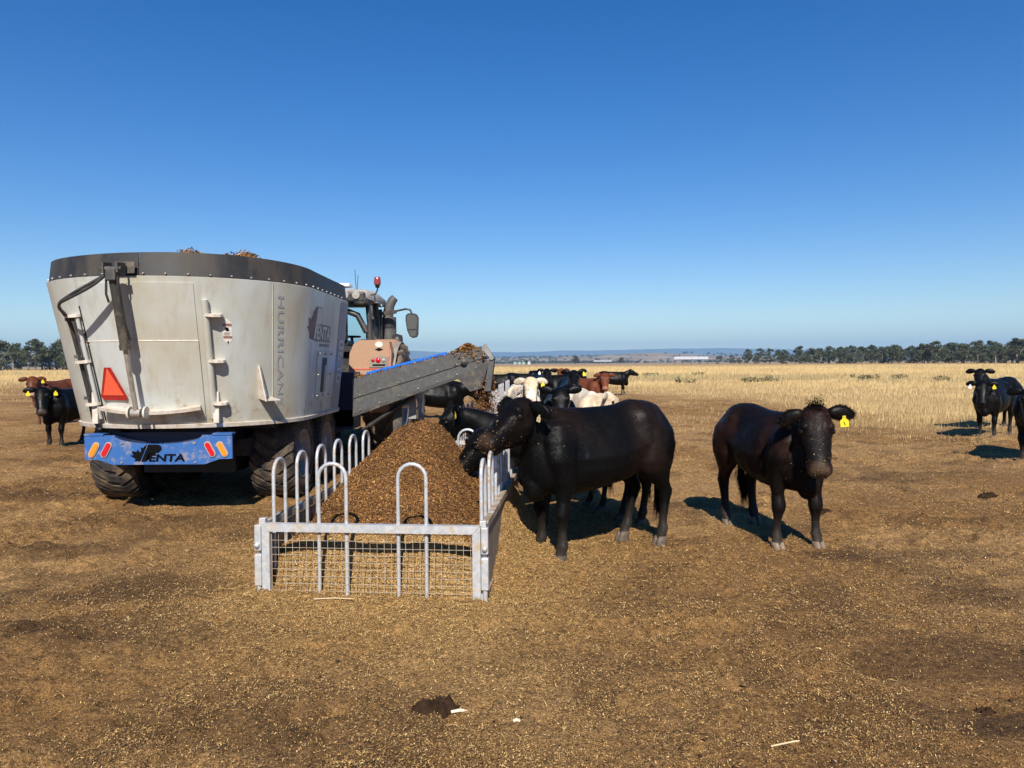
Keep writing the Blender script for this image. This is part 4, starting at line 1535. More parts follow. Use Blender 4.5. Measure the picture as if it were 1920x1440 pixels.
for sx, lean in ((-1, 1), (1, -1)):
    for off, mt in ((.70, 'amber_lens'), (.565, 'red_lens')):
        cx = bc + sx * off; cz = .755
        dirv = Vector((lean * .04, 0, .075)).normalized()
        def stad(r, hl, n=9):
            pts = []
            side = Vector((dirv.z, 0, -dirv.x))
            for k in range(n + 1):
                t = -math.pi / 2 + math.pi * k / n
                pts.append(dirv * hl + dirv * (r * math.cos(t)) + side * (r * math.sin(t)))
            for k in range(n + 1):
                t = math.pi / 2 + math.pi * k / n
                pts.append(-dirv * hl + dirv * (r * math.cos(t)) + side * (r * math.sin(t)))
            return [(p.x, p.z) for p in pts]
        m = MB(); m.prism(stad(.036, .056), (cx, by, cz), (1, 0, 0), (0, 0, 1), (0, -.014, 0))
        lamp = part(m, "tail_lamp", M['lamp_ring'], bumper)
        m = MB(); m.prism(stad(.026, .054), (cx, by - .014, cz), (1, 0, 0), (0, 0, 1), (0, -.008, 0))
        lens = part(m, "lens", M[mt], lamp)
for sx in (-.40, .40):
    for zz in (.615, .825):
        m = MB(); m.tube([(bc + sx, by, zz), (bc + sx, by - .012, zz)], .012, 8); part(m, "bolt", M['chrome'], bumper)
maker_mark(lambda u, v, o: Vector((bc - .31 + .60 * u, by - .003 - o, .625 + .185 * v)), bumper, (M['decal_black'], M['decal_black'], M['decal_black']), None)


# wheels -----------------------------------------------------------------
def tyre(mb, c, rad, wid, n=40):
    h = wid / 2
    prof = [(rad * .52, -h * .80), (rad * .60, -h * .95), (rad * .80, -h), (rad * .93, -h * .93), (rad * .955, -h * .75), (rad * .96, 0), (rad * .955, h * .75), (rad * .93, h * .93), (rad * .80, h), (rad * .60, h * .95), (rad * .52, h * .80)]
    mb.lathe(prof, c, 'X', n)


def lug(mb, c, rad, wid, ang, x0, x1, dang, lw, hgt):
    """one tread bar wrapped from (x0, ang) to (x1, ang+dang)"""
    def P(x, a, r):
        return Vector(c) + Vector((x, r * math.sin(a), -r * math.cos(a)))
    ns = 4
    rings = []
    for k in range(ns + 1):
        t = k / ns
        x = x0 + (x1 - x0) * t; a = ang + dang * t
        dr = rad * .955 - (rad * .06 if abs(x) > wid * .46 else 0)
        ro = rad - (rad * .05 if abs(x) > wid * .46 else 0)
        w2 = lw / rad / 2
        rings.append([P(x, a - w2 * 1.2, dr), P(x, a - w2, ro), P(x, a + w2, ro), P(x, a + w2 * 1.2, dr)])
    mb.grid(rings, False)
    for rg in (rings[0], rings[-1]):
        mb.add(rg, [(0, 1, 2, 3)])


def trailer_wheel(x, y, side, root):
    c = (x, y, .535)
    m = MB(); tyre(m, c, .545, .54)
    for k in range(22):
        a = 2 * math.pi * k / 22
        lug(m, c, .55, .54, a, -.27, -.05, .30, .10, .04)
        lug(m, c, .55, .54, a + .14, .27, .05, .30, .10, .04)
        lug(m, c, .55, .54, a + .30, -.10, .09, .05, .085, .04)
    ty = part(m, "tyre", M['tyre'], root)
    m = MB()
    s = side
    m.lathe([(.30, s * .235), (.315, s * .255), (.285, s * .25), (.25, s * .13), (.10, s * .10), (.10, s * .22), (.085, s * .235), (.001, s * .235)], c, 'X', 32)
    rim = part(m, "rim", M['wheel_grey'], ty)
    for k in range(10):
        a = 2 * math.pi * k / 10
        p = Vector(c) + Vector((s * .115, .16 * math.cos(a), .16 * math.sin(a)))
        mm = MB(); mm.tube([p, p + Vector((s * .03, 0, 0))], .014, 6); part(mm, "wheel_nut", M['blue'], rim) if False else None
    m = MB(); m.lathe([(.105, s * .12), (.24, s * .135), (.24, s * .142), (.105, s * .13)], c, 'X', 24); part(m, "hub_plate", M['blue'], ty)


for (x, y, s) in ((-4.86, 9.55, -1), (-2.93, 9.55, 1), (-4.86, 10.76, -1), (-2.93, 10.76, 1)):
    trailer_wheel(x, y, s, mixer)

# discharge conveyor at the front right ----------------------------------
cy0, cy1 = 11.55, 12.40
def zc_top(x): return 1.44 + (x + 2.46) / 2.01 * .50
def zc_bot(x): return .90 + (x + 2.46) / 1.97 * .70
x0, x1 = -2.47, -.46
def cpanel(y, th, zt, zb, name, mat, par, xa=x0, xb=x1):
    m = MB(); m.prism([(xa, zb(xa)), (xb, zb(xb)), (xb, zt(xb)), (xa, zt(xa))], (0, y, 0), (1, 0, 0), (0, 0, 1), (0, th, 0))
    return part(m, name, mat, par)
mid = lambda x: .48 * zc_top(x) + .52 * zc_bot(x)
conv = cpanel(cy0, .02, mid, zc_bot, "conveyor_side", M['rubber_belt'], mixer)
cpanel(cy0 - .016, .014, zc_top, lambda x: mid(x) - .02, "conveyor_flap", M['rubber_belt'], conv)
cpanel(cy1, .03, lambda x: zc_top(x) + .085, zc_bot, "conveyor_far_side", M['blue_bright'], conv, x0 + .05, x1 - .62)
m = MB(); m.beam((x0, cy0 + .03, zc_bot(x0) - .02), (x1, cy0 + .03, zc_bot(x1) - .02), .09, .045); m.beam((x0, cy1 - .02, zc_bot(x0) - .02), (x1, cy1 - .02, zc_bot(x1) - .02), .09, .045)
part(m, "conveyor_frame", M['steel_dark'], conv)
m = MB(); m.prism([(x0, zc_bot(x0) + .08), (x1, zc_bot(x1) + .08), (x1, zc_bot(x1) + .12), (x0, zc_bot(x0) + .12)], (0, cy0 + .03, 0), (1, 0, 0), (0, 0, 1), (0, cy1 - cy0 - .05, 0)); part(m, "conveyor_belt", M['rubber_belt'], conv)
for k in range(7):
    xx = x0 + .12 + k * .30
    for fz in (mid, lambda q: zc_bot(q) + .02):
        p = Vector((xx, cy0 - .016, fz(xx) + .01)); m = MB(); m.tube([p, p + Vector((0, -.014, 0))], .011, 8); part(m, "bolt", M['chrome'], conv)
# discharge end: hanging side plate, roller boss and end flap
m = MB(); m.prism([(-.84, 1.44), (-.345, 1.73), (-.47, 1.285), (-.645, 1.235)], (0, cy0 - .035, 0), (1, 0, 0), (0, 0, 1), (0, .016, 0)); part(m, "chute_plate", M['steel_dark'], conv)
m = MB(); m.prism([(-.84, 1.44), (-.345, 1.73), (-.47, 1.285), (-.645, 1.235)], (0, cy1 + .01, 0), (1, 0, 0), (0, 0, 1), (0, .016, 0)); part(m, "chute_plate", M['steel_dark'], conv)
m = MB(); m.add([Vector(p) for p in ((-.405, cy0 - .05, 1.96), (-.275, cy0 - .05, 1.74), (-.275, cy1 + .05, 1.74), (-.405, cy1 + .05, 1.96), (-.42, cy0 - .05, 1.95), (-.29, cy0 - .05, 1.73), (-.29, cy1 + .05, 1.73), (-.42, cy1 + .05, 1.95))], [(0, 1, 2, 3), (7, 6, 5, 4), (0, 4, 5, 1), (1, 5, 6, 2), (2, 6, 7, 3), (3, 7, 4, 0)])
part(m, "end_hood", M['steel_dark'], conv)
m = MB(); m.prism([(-.44, 1.955), (-.395, 1.975), (-.275, 1.745), (-.315, 1.72), (-.46, 1.89)], (0, cy0 - .06, 0), (1, 0, 0), (0, 0, 1), (0, .014, 0)); part(m, "hood_cheek", M['wheel_grey'], conv)
m = MB(); m.prism([(-.275, 1.73), (-.335, 1.24), (-.43, 1.24), (-.36, 1.70)], (0, cy0 - .03, 0), (1, 0, 0), (0, 0, 1), (0, .03, 0))
m.prism([(-.275, 1.73), (-.335, 1.24), (-.35, 1.24), (-.29, 1.73)], (0, cy0, 0), (1, 0, 0), (0, 0, 1), (0, cy1 - cy0, 0)); part(m, "end_flap", M['rubber_belt'], conv)
m = MB(); m.tube([(-.74, cy0 - .05, 1.70), (-.74, cy1 + .05, 1.70)], .055, 14); m.lathe([(.001, -.015), (.04, -.015), (.045, 0), (.001, 0)], (-.74, cy0 - .05, 1.70), 'Y', 14); part(m, "end_roller", M['steel_dark'], conv)
# discharge door housing and struts
m = MB(); m.box((-2.66, 11.95, 1.12), (.36, .5, .85)); m.box((-2.70, 12.0, .80), (.4, .6, .3)); part(m, "discharge_housing", M['blue_dark'], mixer)
m = MB(); m.tube([(-2.25, 11.7, .70), (-1.55, 11.75, 1.16)], .035, 10); m.tube([(-2.35, 11.7, .64), (-2.0, 11.72, .87)], .022, 8); part(m, "conveyor_ram", M['black_steel'], mixer)
m = MB(); m.box((-1.83, 11.95, .72), (.15, .15, .84), bev=.01); part(m, "stand_leg", M['steel_dark'], mixer)
m = MB(); m.tube([(-1.80, 11.9, 1.0), (-1.63, 11.9, 1.0)], .035, 12); part(m, "stand_pin", M['white_step'], mixer)
m = MB(); m.box((-1.60, 11.95, 1.0), (.12, .03, .42)); m.box((-1.83, 11.95, .26), (.2, .2, .06)); part(m, "stand_bracket", M['wheel_grey'], mixer)


def belt_feed():
    rng = np.random.default_rng(31)
    n = 6500
    x = rng.uniform(x0, x1, n); y = rng.uniform(cy0 + .04, cy1 - .04, n)
    z = np.array([zc_bot(v) for v in x]) + .13 + rng.random(n) * .08
    k2 = 4600
    x2 = rng.normal(-.68, .11, k2); y2 = rng.uniform(cy0 - .03, cy0 + .4, k2)
    z2 = 1.70 + (1.985 - 1.70) * rng.random(k2) ** .6 - .5 * np.abs(x2 + .68)
    k3 = 900
    x3 = rng.uniform(-2.44, -2.15, k3); y3 = rng.uniform(cy0 + .02, cy0 + .3, k3); z3 = 1.44 + .08 * rng.random(k3) - .22 * (x3 + 2.44)
    # crumbs lying along the flap's upper edge
    k4 = 260
    x4 = rng.uniform(-2.3, -.6, k4); y4 = rng.uniform(cy0 - .01, cy0 + .01, k4); z4 = np.array([zc_top(v) for v in x4]) + .006 + rng.random(k4) * .012 * (np.sin(x4 * 9) > .2)
    P = np.stack([np.concatenate([x, x2, x3, x4]), np.concatenate([y, y2, y3, y4]), np.concatenate([z, z2, z3, z4])], -1)
    n = len(P)
    o = chips("belt_feed", P, rng.normal(size=(n, 3)), .02 + .04 * rng.random(n), .008 + .014 * rng.random(n), mixcol(rng, n, FEED_PAL, FEED_W), M['straw'], None, .6, 32)
    tag(o, "brown feed riding on the discharge conveyor", "feed", kind="stuff")


belt_feed()

# ------------------------------------------------------------------ tractor
TX, TY = -3.30, 14.2
tractor = empty("tractor", (TX, TY, 0), 0, "dusty red tractor with black exhaust hitched to the mixer", "tractor")


def ag_wheel(x, y, rad, wid, side, nl):
    c = (x, y, rad)
    m = MB(); tyre(m, c, rad, wid, 44)
    for k in range(nl):
        a = 2 * math.pi * k / nl
        lug(m, c, rad * 1.03, wid, a, -wid / 2, .02, .55 * .9 / rad, .075, .06)
        lug(m, c, rad * 1.03, wid, a + math.pi / nl, wid / 2, -.02, .55 * .9 / rad, .075, .06)
    w_ = part(m, "tyre", M['tyre_dusty'], tractor)
    s = side
    m = MB(); m.lathe([(rad * .53, s * wid * .42), (rad * .55, s * wid * .46), (rad * .5, s * wid * .44), (rad * .44, s * wid * .15), (rad * .16, s * wid * .1), (rad * .16, s * wid * .32), (.001, s * wid * .32)], c, 'X', 32)
    part(m, "rim", M['wheel_grey'], w_)


ag_wheel(TX + .97, TY, 1.02, .66, 1, 20); ag_wheel(TX - .97, TY, 1.02, .66, -1, 20)
ag_wheel(TX + .95, TY + 2.95, .78, .54, 1, 18); ag_wheel(TX - .95, TY + 2.95, .78, .54, -1, 18)
# body and bonnet
m = MB(); m.box((TX, TY + 1.4, .95), (.75, 3.6, .6), bev=.04); m.box((TX, TY + .0, .95), (1.3, .6, .5), bev=.05); m.box((TX, TY - .7, .62), (.3, .8, .12)); body = part(m, "transmission", M['tractor_black'], tractor)
m = MB()
m.grid([[(TX + sx * w_, y, z) for sx, z in ((-1, 1.25), (-1, 1.75 - dz), (-.72, 1.98 - dz), (0, 2.03 - dz), (.72, 1.98 - dz), (1, 1.75 - dz), (1, 1.25))] for y, w_, dz in ((TY + 1.35, .46, 0), (TY + 2.4, .46, .03), (TY + 3.4, .42, .12), (TY + 3.7, .34, .3))])
part(m, "bonnet", M['tractor_red'], tractor)
# rear fenders: curved panel over each tyre, face toward the rear
for s in (1, -1):
    m = MB()
    arc = [(1.22 * math.sin(t), 1.02 + 1.12 * math.cos(t)) for t in np.linspace(-1.72, .75, 18)]
    xi, xo = TX + s * .44, TX + s * 1.14
    def fx(k, n=18):
        return 1.0
    m.grid([[(xi, TY + y, z), (xi + (xo - xi) * .9, TY + y, z), (xo, TY + y, z - .02), (xo + s * .015, TY + y, z - .05)] for y, z in arc])
    m.grid([[(xi, TY + y * .97, z - .02), (xo, TY + y * .97, z - .04)] for y, z in arc])
    fen = part(m, "fender", M['tractor_red'], tractor)
    m = MB(); m.grid([[(xo + s * .016, TY + y, z - .045), (xo + s * .09, TY + y, z - .07)] for y, z in [(1.23 * math.sin(t), 1.02 + 1.13 * math.cos(t)) for t in np.linspace(-1.35, .8, 14)]])
    part(m, "fender_extension", M['tractor_grey'], fen)
    # straight rear face carrying the lamps
    yf = TY - 1.16
    m = MB()
    P = [(.0, 1.46), (.74, 1.46), (.76, 1.86), (.72, 2.06), (.60, 2.09), (.22, 2.09), (.10, 2.02), (.03, 1.86)]
    m.prism([(xi + s * p[0] - s * .0, p[1]) for p in P], (0, yf, 0), (1, 0, 0), (0, 0, 1), (0, .30, 0))
    face = part(m, "fender_rear", M['tractor_red'], fen)
    m = MB(); m.box((xi + s * .40, yf - .004, 1.585), (.70, .012, .022)); m.box((xi + s * .725, yf - .004, 1.80), (.018, .012, .38)); part(m, "red_trim", M['tractor_redline'], face)
    m = MB(); m.prism([(xi + s * p[0], p[1]) for p in ((.37, 1.61), (.70, 1.61), (.71, 1.79), (.55, 1.815), (.43, 1.79), (.37, 1.73))], (0, yf, 0), (1, 0, 0), (0, 0, 1), (0, -.02, 0)); pod = part(m, "lamp_pod", M['tractor_grey'], face)
    for dx, rr, mt in ((.44, .032, 'red_lens'), (.53, .048, 'red_lens'), (.625, .036, 'lamp_glass')):
        m = MB(); m.lathe([(rr, 0), (rr * .9, -.01), (.001, -.014)], (xi + s * dx, yf - .02, 1.735), 'Y', 16); part(m, "lens", M[mt], pod)
    m = MB(); m.box((xi + s * .54, yf - .021, 1.652), (.22, .004, .03)); part(m, "number_strip", M['decal_black'], pod)
    m = MB(); m.prism([(.066 * math.cos(t), .05 * math.sin(t)) for t in np.linspace(0, 2 * math.pi, 20, endpoint=False)], (xi + s * .545, yf - .001, 2.01), (1, 0, 0), (0, 0, 1), (0, -.008, 0)); part(m, "speed_roundel", M['decal_cream'], face)
    m = MB(); m.prism([(-.075, 0), (0, -.028), (.075, 0), (0, .028)], (xi + s * .545, yf - .001, 1.925), (1, 0, 0), (0, 0, 1), (0, -.006, 0)); part(m, "dealer_badge", M['decal_black'], face)
# cab
cw = .72
m = MB()
zb, zt = 1.95, 2.86
ptsR = [((TX + cw * s, TY - .55, zb), (TX + (cw - .10) * s, TY - .50, zt)) for s in (-1, 1)]
for s in (-1, 1):
    m.tube([(TX + cw * s, TY - .58, zb), (TX + (cw + .0) * s, TY - .60, zb + .45), (TX + (cw - .05) * s, TY - .55, zt)], [.05, .05, .045], 8)
    m.tube([(TX + cw * s, TY + .45, zb), (TX + (cw - .06) * s, TY + .40, zt)], .04, 8)
    m.tube([(TX + (cw - .2) * s, TY + 1.35, 1.6), (TX + (cw - .26) * s, TY + 1.15, zt)], .04, 8)
m.box((TX, TY - .55, zb), (1.44, .10, .10)); m.box((TX, TY - .52, zt), (1.34, .1, .12))
# curved header over the rear window
m.tube([(TX - .64, TY - .58, 2.58), (TX - .3, TY - .60, 2.68), (TX + .2, TY - .60, 2.68), (TX + .50, TY - .59, 2.56), (TX + .66, TY - .58, 2.25)], .055, 8)
m.box((TX, TY + .4, 1.7), (1.3, 1.7, .5))
cab = part(m, "cab_frame", M['tractor_black'], tractor)
for nm, quad in (("rear_window", ((TX - .68, TY - .57, zb + .05), (TX + .68, TY - .57, zb + .05), (TX + .63, TY - .53, zt - .03), (TX - .63, TY - .53, zt - .03))),
                 ("side_window", ((TX + cw, TY - .52, zb + .05), (TX + cw, TY + .42, zb), (TX + cw - .08, TY + .38, zt), (TX + cw - .06, TY - .5, zt))),
                 ("side_window", ((TX - cw, TY - .52, zb + .05), (TX - cw, TY + .42, zb), (TX - cw + .08, TY + .38, zt), (TX - cw + .06, TY - .5, zt))),
                 ("windscreen", ((TX - .6, TY + 1.34, 1.65), (TX + .6, TY + 1.34, 1.65), (TX + .54, TY + 1.15, zt), (TX - .54, TY + 1.15, zt)))):
    m = MB(); q = [Vector(p) for p in quad]; m.add(q, [(0, 1, 2, 3)]); part(m, nm, M['glass'], cab)
m = MB(); m.box((TX, TY + .05, 2.05), (.5, .5, .14), bev=.05); m.box((TX, TY - .2, 2.4), (.46, .14, .62), bev=.05); part(m, "seat", M['tractor_black'], cab)
m = MB(); m.lathe([(.17 + .018 * math.cos(t), .018 * math.sin(t)) for t in np.linspace(0, 2 * math.pi, 9)], (TX + .1, TY + .75, 2.22), 'Z', 20); m.tube([(TX + .1, TY + .75, 2.22), (TX + .1, TY + 1.0, 1.8)], .03, 8); part(m, "steering_wheel", M['tractor_black'], cab)
m = MB(); m.box((TX + .62, TY + .15, 2.27), (.16, .5, .3), bev=.05); m.box((TX + .56, TY + .5, 2.45), (.14, .05, .2), bev=.015); m.tube([(TX + .58, TY + .4, 2.2), (TX + .55, TY + .5, 2.45)], .015, 6); part(m, "armrest_console", M['tractor_black'], cab)
# roof with work lamps
m = MB()
m.grid([[(TX + sx * w_, y, z) for sx, z in ((-1.0, 2.84), (-1.02, 2.96), (-.9, z_), (0, z_ + .03), (.9, z_), (1.02, 2.96), (1.0, 2.84))] for y, w_, z_ in ((TY - .78, .62, 2.96), (TY - .66, .72, 3.02), (TY + .3, .76, 3.06), (TY + 1.1, .72, 3.02), (TY + 1.3, .62, 2.95))])
m.grid([[(TX + sx * w_, y, 2.84) for sx in (-1, 1)] for y, w_ in ((TY - .78, .62), (TY + .3, .76), (TY + 1.3, .62))], False)
m.prism([(-.62, 2.84), (.62, 2.84), (.56, 2.97), (-.56, 2.97)], (TX, TY - .78, 0), (1, 0, 0), (0, 0, 1), (0, .02, 0))
roof = part(m, "roof", M['roof_grey'], tractor)
for s in (1, -1):
    m = MB(); m.box((TX + s * .46, TY - .80, 2.87), (.46, .10, .19), bev=.04); m.box((TX + s * .60, TY - .74, 2.80), (.24, .2, .14), bev=.04); m.box((TX + s * .40, TY - .70, 2.76), (.5, .12, .12), bev=.03); pod = part(m, "lamp_housing", M['tractor_black'], roof)
    for dx in (.33, .53):
        m = MB(); m.lathe([(.072, .02), (.068, -.015), (.001, -.022)], (TX + s * dx, TY - .86, 2.90), 'Y', 18, False); part(m, "work_lamp", M['lamp_glass'], pod)
m = MB(); m.box((TX + .2, TY - .4, 3.12), (.30, .3, .06), bev=.02); m.box((TX - .1, TY, 3.14), (.45, .4, .09), bev=.03); part(m, "antenna_dome", M['white_tag'], roof)
m = MB(); m.tube([(TX + .42, TY - .3, 3.05), (TX + .40, TY - .3, 3.42)], .006, 5); m.tube([(TX + .44, TY - .3, 3.05), (TX + .46, TY - .3, 3.32)], .006, 5); part(m, "aerial", M['tractor_black'], roof)
bxx = TX + .86; byy = TY - .55
m = MB(); m.tube([(TX + .66, byy, 2.92), (bxx - .04, byy, 2.94), (bxx, byy, 3.02), (bxx, byy, 3.08)], .014, 8); m.lathe([(.001, 0), (.035, .0), (.045, .05), (.06, .06), (.001, .06)], (bxx, byy, 3.06), 'Z', 14); bea = part(m, "beacon_bracket", M['tractor_black'], roof)
m = MB(); m.lathe([(.062, 0), (.064, .05), (.055, .12), (.045, .135), (.001, .14)], (bxx, byy, 3.12), 'Z', 18); part(m, "beacon", M['beacon'], bea)
# exhaust stack with curved tip
ex = TX + .80; ey = TY + 1.05
m = MB(); m.tube([(ex, ey, 1.70), (ex, ey, 2.62)], .15, 20); ebody = part(m, "exhaust_shield", M['exhaust'], tractor)
m = MB(); m.tube([(ex - .02, ey, 2.6), (ex - .01, ey, 2.74), (ex + .02, ey, 2.86), (ex + .08, ey, 2.97), (ex + .13, ey, 3.02)], [.11, .105, .10, .09, .08], 16); part(m, "exhaust_pipe", M['exhaust'], ebody)
m = MB(); m.tube([(ex, ey - .012, 2.40), (ex, ey - .012, 2.47)], .152, 20); m.box((ex - .13, ey - .05, 2.15), (.10, .2, .92), bev=.03); part(m, "exhaust_guard", M['tractor_black'], ebody)
m = MB(); m.lathe([(.001, -.1), (.10, -.09), (.13, 0), (.10, .09), (.001, .1)], (TX + 1.10, TY + .2, 2.12), 'X', 18); part(m, "pre_cleaner", M['tractor_black'], tractor)
# mirror on its arm
mx = TX + 1.32
m = MB(); m.beam((TX + .60, TY + .75, 2.66), (TX + 1.0, TY + .70, 2.71), .07, .07); m.tube([(TX + .95, TY + .70, 2.71), (mx - .12, TY + .66, 2.76), (mx - .03, TY + .66, 2.74), (mx, TY + .66, 2.66)], .02, 8); arm = part(m, "mirror_arm", M['tractor_black'], tractor)
m = MB(); m.prism([(-.07, .19), (-.115, .15), (-.12, .05), (-.09, -.15), (-.04, -.27), (.02, -.30), (.09, -.28), (.12, -.22), (.13, .1), (.10, .17), (.05, .19)], (mx, TY + .62, 2.48), (1, .15, 0), (0, 0, 1), (0, .10, 0)); mir = part(m, "mirror_housing", M['tractor_black'], arm)
m = MB(); m.prism([(-.06, .165), (-.09, .13), (-.095, .05), (-.075, -.12), (.09, -.12), (.105, .1), (.07, .15)], (mx, TY + .613, 2.48), (1, .15, 0), (0, 0, 1), (0, .004, 0)); m.prism([(-.06, -.15), (-.03, -.25), (.02, -.275), (.08, -.255), (.092, -.15)], (mx, TY + .613, 2.48), (1, .15, 0), (0, 0, 1), (0, .004, 0)); part(m, "mirror_glass", M['mirror'], mir)
# right-hand dark pillar/door edge behind the cab glass
m = MB(); m.box((TX + .70, TY + .62, 2.3), (.07, .07, .9)); part(m, "grab_rail", M['tractor_black'], tractor)

# ------------------------------------------------------------------ cattle
def loft_rings(rings):
    n = len(rings[0])
    V = np.concatenate(rings)
    F = []
    for i in range(len(rings) - 1):
        for k in range(n):
            k2 = (k + 1) % n
            F.append((i * n + k, i * n + k2, (i + 1) * n + k2, (i + 1) * n + k))
    F.append(tuple(range(n))[::-1])
    F.append(tuple((len(rings) - 1) * n + k for k in range(n)))
    return V, F


NA = 22
ANG = np.linspace(0, 2 * np.pi, NA, endpoint=False)


def sup(c, p):
    return np.sign(c) * np.abs(c) ** p


def ring_box(center, ux, uy, hw, top, bot, p=.82, egg=.0):
    """super-elliptic ring; top/bot measured along uy from centre, egg>0 narrows the top"""
    c = sup(np.cos(ANG), p); s = sup(np.sin(ANG), p)
    w = hw * (1 - egg * np.clip(s, 0, 1))
    h = np.where(s > 0, top, bot) * s
    return np.asarray(center)[None] + np.outer(c * w, ux) + np.outer(h, uy)


TORSO = [  # x, top, bottom, half width, egg
    (-.77, 1.150, .92, .07, 0), (-.75, 1.200, .82, .15, .1), (-.70, 1.242, .74, .215, .15), (-.58, 1.272, .69, .262, .2), (-.43, 1.280, .65, .285, .20), (-.28, 1.258, .595, .285, .30),
    (-.08, 1.238, .555, .308, .34), (.12, 1.228, .528, .318, .34), (.30, 1.232, .520, .302, .38), (.44, 1.248, .525, .278, .44), (.54, 1.240, .53, .25, .46), (.63, 1.190, .545, .22, .42), (.71, 1.11, .59, .17, .3), (.77, 1.00, .68, .10, 0)]
FRONT = [(1.12, .50, .13, .06, .13), (1.0, .52, .165, .085, .17), (.84, .52, .15, .092, .19), (.72, .485, .115, .085, .185), (.60, .475, .082, .068, .175), (.50, .485, .060, .053, .165), (.43, .499, .063, .058, .16),
         (.38, .503, .064, .059, .16), (.335, .498, .050, .046, .158), (.27, .492, .038, .036, .157), (.19, .489, .036, .036, .157), (.135, .489, .050, .048, .157), (.09, .503, .041, .042, .157), (.055, .518, .045, .048, .157)]
HIND = [(1.14, -.56, .15, .06, .10), (1.02, -.57, .22, .10, .16), (.88, -.56, .235, .115, .18), (.76, -.545, .210, .106, .19), (.66, -.56, .155, .085, .185), (.58, -.61, .105, .062, .175), (.52, -.665, .078, .052, .165), (.475, -.70, .070, .052, .16),
        (.43, -.70, .058, .047, .157), (.36, -.688, .044, .039, .156), (.28, -.675, .039, .037, .155), (.20, -.664, .038, .038, .155), (.14, -.658, .052, .049, .155), (.09, -.64, .043, .043, .155), (.055, -.625, .046, .048, .155)]
HEAD = [  # along, half width, top, bottom
    (-.06, .055, .03, .05), (-.03, .095, .065, .10), (.03, .118, .085, .165), (.10, .128, .088, .210), (.17, .124, .078, .218), (.24, .108, .066, .200), (.32, .090, .058, .158), (.385, .086, .054, .125), (.435, .096, .054, .118), (.475, .090, .044, .102), (.50, .062, .022, .068)]


